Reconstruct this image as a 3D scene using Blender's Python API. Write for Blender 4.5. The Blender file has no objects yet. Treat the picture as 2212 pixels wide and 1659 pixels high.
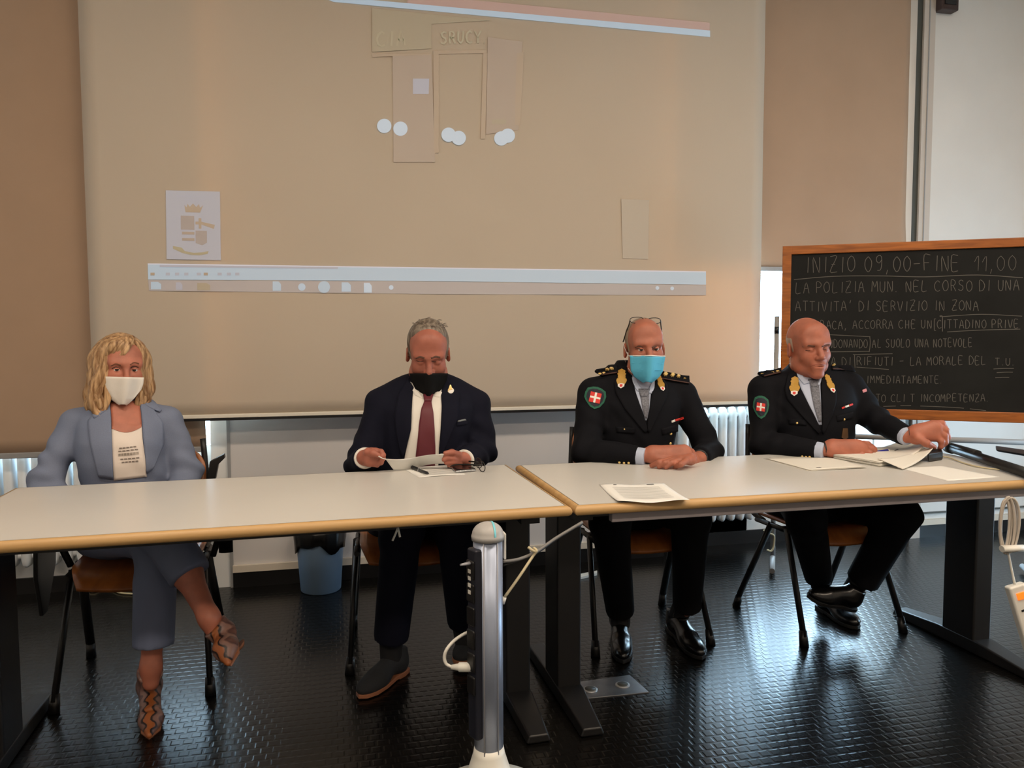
import bpy, bmesh, math, random
import numpy as np
from mathutils import Vector, Matrix
from mathutils.bvhtree import BVHTree

random.seed(7)
rng = np.random.default_rng(11)
scene = bpy.context.scene
col = scene.collection

# ------------------------------------------------------------------ camera
W, H, F = 2212.0, 1659.0, 1680.0
CAMZ = 1.26
_yaw, _pit, _rol = (math.radians(a) for a in (13.0, 3.75, 0.2))
cf = np.array([math.sin(_yaw) * math.cos(_pit), math.cos(_yaw) * math.cos(_pit), -math.sin(_pit)])
cr = np.array([math.cos(_yaw), -math.sin(_yaw), 0.0])
cu = np.cross(cr, cf)
cr, cu = cr * math.cos(_rol) - cu * math.sin(_rol), cu * math.cos(_rol) + cr * math.sin(_rol)
CAM = np.array([0.0, 0.0, CAMZ])
cam_data = bpy.data.cameras.new('camera')
cam_data.sensor_width = 36.0
cam_data.lens = F / W * 36.0
cam_data.clip_start = 0.05
cam = bpy.data.objects.new('camera', cam_data)
col.objects.link(cam)
cam.matrix_world = Matrix(((cr[0], cu[0], -cf[0], CAM[0]), (cr[1], cu[1], -cf[1], CAM[1]),
                           (cr[2], cu[2], -cf[2], CAM[2]), (0, 0, 0, 1)))
scene.camera = cam

# ------------------------------------------------------------------ world, exposure, large lights
world = bpy.data.worlds.new('sky')
scene.world = world
world.use_nodes = True
_bg = world.node_tree.nodes['Background']
_bg.inputs['Color'].default_value = (0.52, 0.78, 1.0, 1)
_bg.inputs['Strength'].default_value = 24.0
vs = scene.view_settings
vs.view_transform = 'Standard'
vs.look = 'None'
vs.exposure = 0.0
vs.gamma = 1.0
vs.use_curve_mapping = False
scene.cycles.max_bounces = 7
scene.cycles.diffuse_bounces = 4
scene.cycles.sample_clamp_indirect = 8.0
scene.cycles.adaptive_threshold = 0.02
LAMP_POWER = 36.0
LAMP_COLOR = (1.0, 0.82, 0.64)
WALL_Y = 4.02
SCREEN_Y = 3.90

def portal(name, loc, rot, sx, sy):
    d = bpy.data.lights.new(name, 'AREA')
    d.shape = 'RECTANGLE'; d.size = sx; d.size_y = sy
    d.cycles.is_portal = True
    o = bpy.data.objects.new(name, d); col.objects.link(o)
    o.location = loc; o.rotation_euler = rot
    return o

# ------------------------------------------------------------------ pixel rays (2212 x 1659 frame)
def ray(x, y):
    return cf + cr * (x - W / 2) / F - cu * (y - H / 2) / F
def atz(x, y, z):
    d = ray(x, y); return CAM + d * (z - CAMZ) / d[2]
def aty(x, y, Y):
    d = ray(x, y); return CAM + d * Y / d[1]
def atd(x, y, D):
    return CAM + ray(x, y) * D
def atplane(x, y, p0, n):
    d = ray(x, y); return CAM + d * (np.dot(np.array(p0) - CAM, n) / np.dot(d, n))

# ------------------------------------------------------------------ materials
def lin(c):
    return tuple((v / 255 / 12.92) if v / 255 <= 0.04045 else ((v / 255 + 0.055) / 1.055) ** 2.4 for v in c)
MATS = {}
def M(name, rgb, rough=0.5, metal=0.0, var=0.0, vscale=8.0, bump=0.0, bscale=60.0, coat=0.0, emit=0.0,
      sub=0.0, spec=0.5, trans=0.0, alpha=1.0, sheen=0.0, coords='Object', stretch=None):
    """procedural principled material: colour varied by noise, fine noise bump"""
    m = bpy.data.materials.new(name); m.use_nodes = True
    nt = m.node_tree; N = nt.nodes; L = nt.links
    b = N['Principled BSDF']
    c = lin(rgb)
    b.inputs['Base Color'].default_value = (*c, 1)
    b.inputs['Roughness'].default_value = rough
    b.inputs['Metallic'].default_value = metal
    b.inputs['Specular IOR Level'].default_value = spec
    b.inputs['Coat Weight'].default_value = coat
    b.inputs['Subsurface Weight'].default_value = sub
    if sub: b.inputs['Subsurface Radius'].default_value = (0.012, 0.005, 0.003)
    b.inputs['Sheen Weight'].default_value = sheen
    b.inputs['Alpha'].default_value = alpha
    if trans: b.inputs['Transmission Weight'].default_value = trans
    if emit:
        b.inputs['Emission Color'].default_value = (*c, 1); b.inputs['Emission Strength'].default_value = emit
    tc = N.new('ShaderNodeTexCoord')
    src = tc.outputs[coords]
    if stretch:
        mp = N.new('ShaderNodeMapping'); mp.inputs['Scale'].default_value = stretch
        L.new(src, mp.inputs['Vector']); src = mp.outputs['Vector']
    if var:
        n = N.new('ShaderNodeTexNoise'); n.inputs['Scale'].default_value = vscale
        n.inputs['Detail'].default_value = 5
        L.new(src, n.inputs['Vector'])
        r = N.new('ShaderNodeValToRGB')
        r.color_ramp.elements[0].position = 0.3; r.color_ramp.elements[1].position = 0.7
        r.color_ramp.elements[0].color = (*[v * (1 - var) for v in c], 1)
        r.color_ramp.elements[1].color = (*[min(1, v * (1 + var)) for v in c], 1)
        L.new(n.outputs['Fac'], r.inputs['Fac']); L.new(r.outputs['Color'], b.inputs['Base Color'])
    if bump:
        n2 = N.new('ShaderNodeTexNoise'); n2.inputs['Scale'].default_value = bscale
        n2.inputs['Detail'].default_value = 3
        L.new(src, n2.inputs['Vector'])
        bp = N.new('ShaderNodeBump'); bp.inputs['Strength'].default_value = bump
        bp.inputs['Distance'].default_value = 0.002
        L.new(n2.outputs['Fac'], bp.inputs['Height']); L.new(bp.outputs['Normal'], b.inputs['Normal'])
    MATS[name] = m
    return m

def wood(name, dark, light, scale=(3, 40, 40), rough=0.4):
    m = M(name, dark, rough); nt = m.node_tree; N = nt.nodes; L = nt.links
    b = N['Principled BSDF']
    tc = N.new('ShaderNodeTexCoord'); mp = N.new('ShaderNodeMapping'); mp.inputs['Scale'].default_value = scale
    n = N.new('ShaderNodeTexNoise'); n.inputs['Scale'].default_value = 1.0; n.inputs['Detail'].default_value = 6
    n.inputs['Distortion'].default_value = 0.6
    r = N.new('ShaderNodeValToRGB')
    r.color_ramp.elements[0].position = 0.32; r.color_ramp.elements[1].position = 0.68
    r.color_ramp.elements[0].color = (*lin(dark), 1); r.color_ramp.elements[1].color = (*lin(light), 1)
    L.new(tc.outputs['Object'], mp.inputs['Vector']); L.new(mp.outputs['Vector'], n.inputs['Vector'])
    L.new(n.outputs['Fac'], r.inputs['Fac']); L.new(r.outputs['Color'], b.inputs['Base Color'])
    return m

# ------------------------------------------------------------------ object helpers
WLOC = {}
def tag(o, label=None, cat=None, group=None, kind=None):
    if label: o['label'] = label
    if cat: o['category'] = cat
    if group: o['group'] = group
    if kind: o['kind'] = kind
    return o
def thing(name, label, cat, loc=(0, 0, 0), group=None):
    o = bpy.data.objects.new(name, None); col.objects.link(o)
    o.empty_display_size = 0.1
    o.location = tuple(float(v) for v in loc); WLOC[o.name] = np.array(loc, float)
    return tag(o, label, cat, group)
def put(name, me, mat, parent=None):
    o = bpy.data.objects.new(name, me); col.objects.link(o)
    if mat is not None and not me.materials: me.materials.append(mat)
    WLOC[o.name] = np.zeros(3)
    if parent is not None:
        o.parent = parent
        o.location = tuple(-WLOC[parent.name])
    return o
def mesh(name, V, Fc, smooth=False):
    me = bpy.data.meshes.new(name)
    me.from_pydata([tuple(map(float, v)) for v in V], [], [tuple(map(int, f)) for f in Fc])
    if smooth: me.polygons.foreach_set('use_smooth', [True] * len(me.polygons))
    me.update()
    return me
def fixnormals(me):
    bm = bmesh.new(); bm.from_mesh(me); bmesh.ops.recalc_face_normals(bm, faces=bm.faces); bm.to_mesh(me); bm.free()
    return me

class MB:
    """collects simple solids into one mesh"""
    def __init__(s): s.V = []; s.F = []; s.sm = []
    def add(s, V, Fc, smooth=False):
        o = len(s.V); s.V += [tuple(map(float, v)) for v in V]
        s.F += [tuple(i + o for i in f) for f in Fc]; s.sm += [smooth] * len(Fc)
        return s
    def box(s, c, d, R=None):
        x, y, z = d[0] / 2, d[1] / 2, d[2] / 2
        V = np.array([(-x, -y, -z), (x, -y, -z), (x, y, -z), (-x, y, -z), (-x, -y, z), (x, -y, z), (x, y, z), (-x, y, z)])
        if R is not None: V = V @ np.array(R).T
        V = V + np.array(c)
        return s.add(V, [(0, 3, 2, 1), (4, 5, 6, 7), (0, 1, 5, 4), (1, 2, 6, 5), (2, 3, 7, 6), (3, 0, 4, 7)])
    def bounds(s, x0, x1, y0, y1, z0, z1):
        return s.box(((x0 + x1) / 2, (y0 + y1) / 2, (z0 + z1) / 2), (x1 - x0, y1 - y0, z1 - z0))
    def tube(s, pts, r, n=10, flat=None, up=None, caps=True):
        """tube along points; r a number or list; flat=(a,b) scales the section"""
        P = np.array(pts, float); k = len(P)
        rr = np.array([r] * k if np.isscalar(r) else r, float)
        T = np.gradient(P, axis=0); T /= np.linalg.norm(T, axis=1)[:, None] + 1e-12
        ref = np.array(up if up is not None else ((0, 0, 1) if abs(T[0][2]) < 0.9 else (1, 0, 0)), float)
        V = []; prev = None
        for i in range(k):
            a = np.cross(T[i], ref if prev is None else np.cross(prev, T[i]))
            if np.linalg.norm(a) < 1e-6: a = np.cross(T[i], (0.3, 0.7, 0.2))
            a /= np.linalg.norm(a); b = np.cross(T[i], a)
            if prev is not None and np.dot(a, prev) < 0: a, b = -a, -b
            prev = a
            fa, fb = flat if flat else (1, 1)
            for j in range(n):
                t = 2 * math.pi * j / n
                V.append(P[i] + rr[i] * (a * math.cos(t) * fa + b * math.sin(t) * fb))
        Fc = [(i * n + j, i * n + (j + 1) % n, (i + 1) * n + (j + 1) % n, (i + 1) * n + j) for i in range(k - 1) for j in range(n)]
        s.add(V, Fc, True)
        if caps:
            o = len(s.V) - len(V)
            s.F += [tuple(o + j for j in range(n - 1, -1, -1)), tuple(o + (k - 1) * n + j for j in range(n))]; s.sm += [False] * 2
        return s
    def lathe(s, prof, c=(0, 0, 0), n=32, R=None, sx=1.0, sy=1.0):
        V = []; k = len(prof)
        for r, z in prof:
            for j in range(n):
                t = 2 * math.pi * j / n; V.append((r * math.cos(t) * sx, r * math.sin(t) * sy, z))
        V = np.array(V)
        if R is not None: V = V @ np.array(R).T
        V = V + np.array(c)
        Fc = [(i * n + j, i * n + (j + 1) % n, (i + 1) * n + (j + 1) % n, (i + 1) * n + j) for i in range(k - 1) for j in range(n)]
        Fc += [tuple(range(n - 1, -1, -1)), tuple((k - 1) * n + j for j in range(n))]
        return s.add(V, Fc, True)
    def prism(s, poly, a, b):
        """extrude a list of 3D points by vector from a*d .. given as two offset vectors"""
        P = np.array(poly, float); n = len(P); a = np.array(a, float); b = np.array(b, float)
        V = list(P + a) + list(P + b)
        Fc = [tuple(range(n - 1, -1, -1)), tuple(range(n, 2 * n))] + [(i, (i + 1) % n, n + (i + 1) % n, n + i) for i in range(n)]
        return s.add(V, Fc)
    def grid(s, G, th=None, d=(0, 0, -1), smooth=True):
        """sheet from a grid of points [nv][nu]; with th it is closed to a thin solid"""
        G = np.array(G, float); nv, nu = G.shape[:2]
        q = lambda o: [(o + i * nu + j, o + i * nu + j + 1, o + (i + 1) * nu + j + 1, o + (i + 1) * nu + j) for i in range(nv - 1) for j in range(nu - 1)]
        V = list(G.reshape(-1, 3))
        if th is None: return s.add(V, q(0), smooth)
        B = G + np.array(d, float) * th if np.ndim(d) == 1 else G + np.array(d) * th
        n = nu * nv; V += list(B.reshape(-1, 3))
        Fc = [f[::-1] for f in q(0)] + q(n)
        ring = [j for j in range(nu)] + [i * nu + nu - 1 for i in range(1, nv)] + [(nv - 1) * nu + j for j in range(nu - 2, -1, -1)] + [i * nu for i in range(nv - 2, 0, -1)]
        Fc += [(ring[i], ring[(i + 1) % len(ring)], n + ring[(i + 1) % len(ring)], n + ring[i]) for i in range(len(ring))]
        return s.add(V, Fc, smooth)
    def build(s, name, mat, parent=None, bevel=0.0, seg=2):
        me = mesh(name, s.V, s.F)
        me.polygons.foreach_set('use_smooth', s.sm if not bevel else [True] * len(s.sm)); me.update()
        fixnormals(me)
        o = put(name, me, mat, parent)
        if bevel:
            md = o.modifiers.new('bevel', 'BEVEL'); md.width = bevel; md.segments = seg
            md.limit_method = 'ANGLE'; md.angle_limit = math.radians(40); md.harden_normals = True
        return o

def rz(a):
    c, s = math.cos(a), math.sin(a); return np.array([[c, -s, 0], [s, c, 0], [0, 0, 1]])
def rx(a):
    c, s = math.cos(a), math.sin(a); return np.array([[1, 0, 0], [0, c, -s], [0, s, c]])
def ry(a):
    c, s = math.cos(a), math.sin(a); return np.array([[c, 0, s], [0, 1, 0], [-s, 0, c]])
def unit(v):
    v = np.array(v, float); return v / (np.linalg.norm(v) + 1e-12)
def spline(P, n=8):
    """Catmull-Rom through points"""
    P = [np.array(p, float) for p in P]; P = [2 * P[0] - P[1]] + P + [2 * P[-1] - P[-2]]
    out = []
    for i in range(1, len(P) - 2):
        for k in range(n):
            t = k / n
            out.append(0.5 * (2 * P[i] + (P[i + 1] - P[i - 1]) * t + (2 * P[i - 1] - 5 * P[i] + 4 * P[i + 1] - P[i + 2]) * t * t
                              + (3 * P[i] - P[i - 1] - 3 * P[i + 1] + P[i + 2]) * t ** 3))
    out.append(P[-2])
    return out
# ------------------------------------------------------------------ palette
m_wall = M('wall paint', (222, 219, 214), 0.55, var=0.03, vscale=3, bump=0.05, bscale=200)
m_pier = M('pier gloss paint', (212, 208, 206), 0.28, var=0.02, vscale=2)
m_white = M('white lacquer', (228, 228, 226), 0.35)
m_rad = M('radiator enamel', (225, 228, 230), 0.3)
m_black = M('black steel', (17, 16, 17), 0.45, bump=0.04, bscale=400)
m_blackp = M('black plastic', (20, 19, 20), 0.4)
m_rubber = M('black rubber floor', (10, 9, 8), 0.24, var=0.15, vscale=3, spec=0.34)
m_base = M('black skirting', (14, 13, 14), 0.35)
m_cream = M('cream trim', (214, 203, 186), 0.5)
m_alu = M('aluminium', (170, 172, 176), 0.35, metal=0.9, bump=0.03, bscale=500, stretch=(1, 1, 0.02))
m_grey = M('grey painted metal', (150, 150, 150), 0.45)
m_dgrey = M('dark grey metal', (70, 72, 68), 0.5)
m_blind = M('tan blind fabric', (172, 144, 120), 0.8, var=0.03, vscale=4, bump=0.1, bscale=700)
m_ceil = M('ceiling paint', (225, 220, 210), 0.8)

# projection screen: white cloth that lets some light through
m_screen = M('projection cloth', (206, 193, 175), 0.7, var=0.015, vscale=2, bump=0.04, bscale=500)
def _translucent(m, fac, rgb):
    nt = m.node_tree; N = nt.nodes; L = nt.links
    t = N.new('ShaderNodeBsdfTranslucent'); t.inputs['Color'].default_value = (*lin(rgb), 1)
    mx = N.new('ShaderNodeMixShader'); mx.inputs[0].default_value = fac
    L.new(N['Principled BSDF'].outputs[0], mx.inputs[1]); L.new(t.outputs[0], mx.inputs[2])
    L.new(mx.outputs[0], N['Material Output'].inputs['Surface'])
_translucent(m_screen, 0.15, (236, 176, 120))
m_glass = bpy.data.materials.new('window glass'); m_glass.use_nodes = True
_n = m_glass.node_tree.nodes; _l = m_glass.node_tree.links
_tr = _n.new('ShaderNodeBsdfTransparent'); _gl = _n.new('ShaderNodeBsdfGlossy'); _gl.inputs['Roughness'].default_value = 0.02
_mx = _n.new('ShaderNodeMixShader'); _mx.inputs[0].default_value = 0.06
_l.new(_tr.outputs[0], _mx.inputs[1]); _l.new(_gl.outputs[0], _mx.inputs[2]); _l.new(_mx.outputs[0], _n['Material Output'].inputs['Surface'])

def struct(name, mb, mat, parent=None, bevel=0.0):
    o = mb.build(name, mat, parent, bevel)
    if parent is None: o['kind'] = 'structure'
    return o
XL, XR, YF, ZC = -3.2, 4.7, -3.2, 3.6
YN = 4.16                        # back of the window niches
YG = 4.24                        # glass plane
WIN1 = (-2.7, -0.590, 0.70, 3.1)
WIN2 = (1.80, 3.30, 0.47, 3.1)
PIER = (-0.50, 1.80)

floor = struct('floor', MB().bounds(XL, XR, YF, 4.4, -0.1, 0), m_rubber)
# raised studs of the rubber floor: staggered rows of low pads
def studs():
    p = 0.0365; hw = 0.0155; hi = 0.0115; ht = 0.0004
    V = []; Fc = []
    ny = 0
    y = 1.15
    while y < WALL_Y - 0.02:
        off = 0.5 * p if ny % 2 else 0.0
        x = -2.3 + off
        while x < 4.3:
            o = len(V)
            V += [(x - hw, y - hw, 0), (x + hw, y - hw, 0), (x + hw, y + hw, 0), (x - hw, y + hw, 0),
                  (x - hi, y - hi, ht), (x + hi, y - hi, ht), (x + hi, y + hi, ht), (x - hi, y + hi, ht)]
            Fc += [(o + 4, o + 5, o + 6, o + 7), (o, o + 1, o + 5, o + 4), (o + 1, o + 2, o + 6, o + 5), (o + 2, o + 3, o + 7, o + 6), (o + 3, o, o + 4, o + 7)]
            x += p
        y += p; ny += 1
    V = np.array(V, np.float32)
    me = bpy.data.meshes.new('floor_studs')
    me.from_pydata(V.tolist(), [], Fc); me.update()
    o = put('floor_studs', me, m_rubber, floor)
    o['kind'] = 'stuff'
studs()
struct('ceiling', MB().bounds(XL, XR, YF, 4.4, ZC, ZC + 0.1), m_ceil)
struct('wall_left', MB().bounds(XL - 0.1, XL, YF, 4.4, 0, ZC), m_wall)
struct('wall_front', MB().bounds(XL, XR, YF - 0.1, YF, 0, ZC), m_wall)
# right wall with a window opening (outside the frame, it lights the right side of the room)
WR = (2.0, 3.1, 0.3, 1.2)
mb = MB().bounds(XR, XR + 0.1, YF, WR[0], 0, ZC).bounds(XR, XR + 0.1, WR[1], 4.4, 0, ZC)
mb.bounds(XR, XR + 0.1, WR[0], WR[1], 0, WR[2]).bounds(XR, XR + 0.1, WR[0], WR[1], WR[3], ZC)
struct('wall_right', mb, m_wall)
# back wall: central pier, niches with sills, lintel, right-hand stretch
mb = MB()
mb.bounds(XL, WIN1[0], WALL_Y, 4.4, 0, ZC)
mb.bounds(WIN1[0], WIN1[1] + 0.09, YN, 4.4, 0, WIN1[2])
mb.bounds(WIN1[0], WIN1[1] + 0.09, YN, 4.4, WIN1[3], ZC)
mb.bounds(PIER[1], WIN2[1] + 0.18, YN, 4.4, 0, WIN2[2])
mb.bounds(PIER[1], 2.40, YN, 4.20, 0, 0.86)
mb.bounds(PIER[1], WIN2[1] + 0.18, YN, 4.4, WIN2[3], ZC)
mb.bounds(WIN2[1] + 0.18, XR, WALL_Y, 4.4, 0, ZC)
wall_back = struct('wall_back', mb, m_wall)
mb = MB().bounds(PIER[0], PIER[1], WALL_Y, 4.4, 0.0, ZC)
pier = struct('wall_pier', mb, m_pier, wall_back)
tag(pier, label='glossy white wall panel below the projection screen')

def window(name, x0, x1, z0, z1, mull):
    fr = MB()
    t = 0.045
    fr.bounds(x0, x1, YG - 0.03, YG + 0.03, z0, z0 + t).bounds(x0, x1, YG - 0.03, YG + 0.03, z1 - t, z1)
    fr.bounds(x0, x0 + t, YG - 0.03, YG + 0.03, z0, z1).bounds(x1 - 0.012, x1, YG - 0.03, YG + 0.03, z0, z1)
    for mx in mull: fr.bounds(mx - 0.03, mx + 0.03, YG - 0.03, YG + 0.03, z0, z1)
    o = struct(name, fr, m_white)
    xs = [x0] + list(mull) + [x1]
    for a, b in zip(xs[:-1], xs[1:]):
        MB().bounds(a + 0.01, b - 0.01, YG - 0.004, YG + 0.004, z0 + 0.02, z1 - 0.02).build('pane', m_glass, o)
    return o
w1 = window('window_1', *WIN1, mull=(-1.7,))
w2 = window('window_2', *WIN2, mull=(2.72,))
MB().bounds(PIER[1], 2.40, 4.08, YN + 0.1, .83, .86).build('window_sill', m_white, w2, 0.004)
fr = MB()
for a, b in ((WR[0], WR[0] + .05), (WR[1] - .05, WR[1]), (2.52, 2.58)): fr.bounds(XR + .02, XR + .08, a, b, WR[2], WR[3])
fr.bounds(XR + .02, XR + .08, WR[0], WR[1], WR[2], WR[2] + .05).bounds(XR + .02, XR + .08, WR[0], WR[1], WR[3] - .05, WR[3])
w3 = struct('window_3', fr, m_white)
for a, b in ((WR[0], 2.54), (2.56, WR[1])):
    MB().bounds(XR + .046, XR + .054, a + .02, b - .02, WR[2] + .02, WR[3] - .02).build('pane', m_glass, w3)
portal('daylight_portal', ((WIN1[0] + WIN1[1]) / 2, YG + .15, (WIN1[2] + WIN1[3]) / 2), (math.radians(-90), 0, 0), WIN1[1] - WIN1[0], WIN1[3] - WIN1[2])
portal('daylight_portal', ((WIN2[0] + WIN2[1]) / 2, YG + .15, (WIN2[2] + WIN2[3]) / 2), (math.radians(-90), 0, 0), WIN2[1] - WIN2[0], WIN2[3] - WIN2[2])
portal('daylight_portal', (XR + .15, (WR[0] + WR[1]) / 2, (WR[2] + WR[3]) / 2), (0, math.radians(90), 0), WR[3] - WR[2], WR[1] - WR[0])

# window surrounds either side of the niches
t1 = struct('trim_1', MB().bounds(WIN1[1], -0.513, 4.03, 4.4, 0, 3.2), m_white)
tag(MB().bounds(-0.513, -0.498, 4.015, 4.08, 0, 3.2).build('edge_strip', m_grey, t1), label='grey edge strip of the window surround')  # narrow grey strip along the surround's edge
t2 = struct('trim_2', MB().bounds(3.30, 3.355, 4.005, 4.4, 0, 3.4).bounds(3.405, 3.48, 4.005, 4.4, 0, 3.4), M('window surround', (196, 186, 176), .5))
MB().bounds(3.355, 3.405, 4.02, 4.4, 0, 3.4).build('dark_channel', m_dgrey, t2)
MB().bounds(3.435, 3.44, 4.0, 4.006, 0.5, 3.4).build('seam', m_grey, t2)
bb = struct('baseboard_back', MB().bounds(PIER[0], PIER[1], WALL_Y - 0.012, WALL_Y, 0, 0.078).bounds(WIN2[1] + .18, XR, WALL_Y - 0.012, WALL_Y, 0, 0.078)
            .bounds(XL, PIER[0], YN - .012, YN, 0, .078).bounds(PIER[1], WIN2[1] + .18, YN - .012, YN, 0, .078), m_base)
struct('trim_3', MB().bounds(PIER[0], PIER[1], WALL_Y - 0.02, WALL_Y, 0.078, 0.112).bounds(WIN2[1] + .18, XR, WALL_Y - 0.02, WALL_Y, 0.078, 0.112), m_cream)
struct('trim_4', MB().bounds(WIN2[1] + .18, XR, WALL_Y - 0.022, WALL_Y, 0.150, 0.156), m_dgrey)

# small dark box high on the right-hand wall
b = thing('wall_sensor', 'small dark brown box high on the white wall at top right', 'sensor', aty(2053, 10, WALL_Y - .03))
p0 = aty(2034, 19, WALL_Y - .06); p1 = aty(2073, -40, WALL_Y - .06)
m_brown = M('dark brown plastic', (58, 40, 36), 0.5)
MB().bounds(p0[0], p1[0], WALL_Y - .06, WALL_Y, p0[2], p1[2]).build('housing', m_brown, b, 0.004)
MB().bounds(p0[0] + .02, p1[0] - .02, WALL_Y - .066, WALL_Y - .058, p0[2] + .03, p1[2] - .03).build('cover', m_blackp, b)

# ceiling lamps (above the frame)
m_diff = M('lamp diffuser', (255, 225, 185), 0.6, emit=2.0)
for i, (x, y) in enumerate(((-1.0, 1.3), (1.2, 1.3), (3.2, 1.3), (-1.0, -0.9), (1.2, -0.9), (3.2, -0.9))):
    where = ['front left', 'front centre', 'front right', 'rear left', 'rear centre', 'rear right'][i]
    t = thing('ceiling_lamp', f'rectangular white ceiling lamp, {where} one of the six', 'lamp', (x, y, ZC), 'ceiling lamps')
    MB().bounds(x - .62, x + .62, y - .17, y + .17, ZC - .07, ZC).build('housing', m_white, t, .005)
    MB().bounds(x - .60, x + .60, y - .15, y + .15, ZC - .075, ZC - .068).build('diffuser', m_diff, t)
    d = bpy.data.lights.new('lamp_light', 'AREA'); d.shape = 'RECTANGLE'; d.size = 1.2; d.size_y = 0.3
    d.energy = LAMP_POWER; d.color = LAMP_COLOR
    o = bpy.data.objects.new('lamp_light', d); col.objects.link(o); o.parent = t; o.location = (0, 0, -0.09)

# ------------------------------------------------------------------ roller blinds
def blind(x0, x1, z0, z1, y, label, flare=0.0):
    t = thing('roller_blind', label, 'blind', ((x0 + x1) / 2, y, z1))
    nu, nv = 40, 40
    G = []
    for i in range(nv):
        z = z1 + (z0 - z1) * i / (nv - 1); row = []
        for j in range(nu):
            u = j / (nu - 1); x = x0 + (x1 - x0) * u
            w = 0.004 * math.sin(9 * u + 1.2 * z) + 0.002 * math.sin(23 * u)
            e = max(0, (u - 0.9) / 0.1) * max(0, 1 - (z - z0) / 0.35)
            row.append((x, y + w - 0.012 * e * math.sin(8 * z) - flare * e * e, z))
        G.append(row)
    MB().grid(G, 0.001, (0, 1, 0)).build('fabric', m_blind, t)
    MB().bounds(x0, x1, y - .012, y + .012, z0 - .022, z0 + .004).build('bottom_bar', m_grey, t, .004)
    MB().tube([(x0, y + .03, z1), (x1, y + .03, z1)], .03, 14).build('roller', m_grey, t)
blind(-2.65, -0.601, 0.715, 3.2, 3.97, 'tan roller blind lowered to the left-hand radiator, beside the screen')
blind(1.83, 3.292, 1.625, 3.2, 3.985, 'tan roller blind half lowered behind the blackboard, right of the screen', 0.02)

# ------------------------------------------------------------------ radiators
def radiator(x0, n, z0, z1, y, label):
    t = thing('radiator', label, 'radiator', (x0 + n * .03, y, 0), 'column radiators under the windows')
    prof = MB()
    hw, d = .0215, .045
    # one column section: rounded front and rear tubes joined by hubs
    zz = [z0, z0 + .012, z0 + .04, z1 - .04, z1 - .012, z1]
    ss = [.35, .75, 1, 1, .75, .35]
    V = []; n8 = 16
    for z, s in zip(zz, ss):
        for k in range(n8):
            a = 2 * math.pi * k / n8
            ca, sa = math.cos(a), math.sin(a)
            V.append((hw * s * np.sign(ca) * abs(ca) ** .6, -d * (.5 + .5 * s) * np.sign(sa) * abs(sa) ** .6, z))
    Fc = [(i * n8 + k, i * n8 + (k + 1) % n8, (i + 1) * n8 + (k + 1) % n8, (i + 1) * n8 + k) for i in range(5) for k in range(n8)]
    Fc += [tuple(range(n8 - 1, -1, -1)), tuple(5 * n8 + k for k in range(n8))]
    prof.add(V, Fc, True)
    first = None
    for i in range(n):
        if first is None:
            first = prof.build('radiator_section', m_rad, t); o = first
        else:
            o = first.copy(); col.objects.link(o)
        o.location = (x0 + i * .0595 - t.location.x, 0, 0); WLOC[o.name] = np.array((0, 0, 0))
    for z in (z0 + .05, z1 - .05):
        MB().tube([(x0 - .02, y, z), (x0 + n * .0595, y, z)], .016, 10).build('hub_pipe', m_rad, t)
    MB().tube([(x0 - .03, y + .05, .02), (x0 - .03, y, .05), (x0 - .03, y, z0 + .03), (x0, y, z0 + .05)], .009, 8).build('feed_pipe', m_rad, t)
radiator(-2.5, 28, .16, .80, 4.07, 'white column radiator under the left-hand window behind the woman')
radiator(1.94, 8, .17, .832, 4.07, 'white column radiator between the two uniformed officers')

# ------------------------------------------------------------------ projection screen
PX = lambda x, y: aty(x, y, SCREEN_Y - .003)
sx0, sx1 = aty(183, 400, SCREEN_Y)[0], aty(1647, 400, SCREEN_Y)[0]
sz0 = aty(800, 889, SCREEN_Y)[2]
t = thing('projection_screen', 'large beige projection screen with a faint projected desktop and bar along its bottom', 'screen', ((sx0 + sx1) / 2, SCREEN_Y, 3.5))
G = [[(sx0 + (sx1 - sx0) * j / 50, SCREEN_Y + .0015 * math.sin(j * .7) * math.sin(i * .5), sz0 + (3.5 - sz0) * i / 40) for j in range(51)] for i in range(41)]
screen_fabric = MB().grid(G, .0008, (0, 1, 0)).build('fabric', m_screen, t)
MB().bounds(sx0 - .01, sx1 + .01, SCREEN_Y - .012, SCREEN_Y + .012, sz0 - .012, sz0 + .006).build('bottom_bar', M('screen bar white', (232, 226, 212), .4), t, .003)
MB().bounds(sx0 - .01, sx1 + .01, SCREEN_Y - .010, SCREEN_Y + .012, sz0 - .024, sz0 - .012).build('bar_shadow', m_blackp, t)  # black strip put in for the shadow beneath the bar
MB().bounds(sx0 - .05, sx1 + .05, SCREEN_Y - .05, SCREEN_Y + .06, 3.45, 3.58).build('case', m_white, t, .01)

SCR = (206, 193, 175)
def glow(name, add):
    """screen cloth that also shows a little of the projector's light"""
    m = M(name, SCR, 0.7); q = m.node_tree.nodes['Principled BSDF']
    q.inputs['Base Color'].default_value = (*[v * .82 for v in lin(SCR)], 1)
    q.inputs['Emission Color'].default_value = (*add, 1); q.inputs['Emission Strength'].default_value = 1.0
    return m
ordn = [0]
def proj(name, pts, mat, lift=1):
    ordn[0] += 1
    d = .0022 + .0006 * lift + .00002 * ordn[0]
    P = [aty(x, y, SCREEN_Y - d) for x, y in pts]
    o = MB().add(P, [tuple(range(len(P)))]).build(name, mat, t)
    # face the room
    if o.data.polygons[0].normal.y > 0: o.data.flip_normals()
    return o
g_ice = glow('projected pale blue', (.09, .22, .34)); g_pink = glow('projected pink', (.10, .03, .05))
g_bluew = glow('projected white blue', (.07, .20, .31)); g_warm = glow('projected warm grey', (.035, .05, .09))
g_white = glow('projected white', (.15, .27, .38)); g_lav = glow('projected lavender', (.05, .10, .19))
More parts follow.
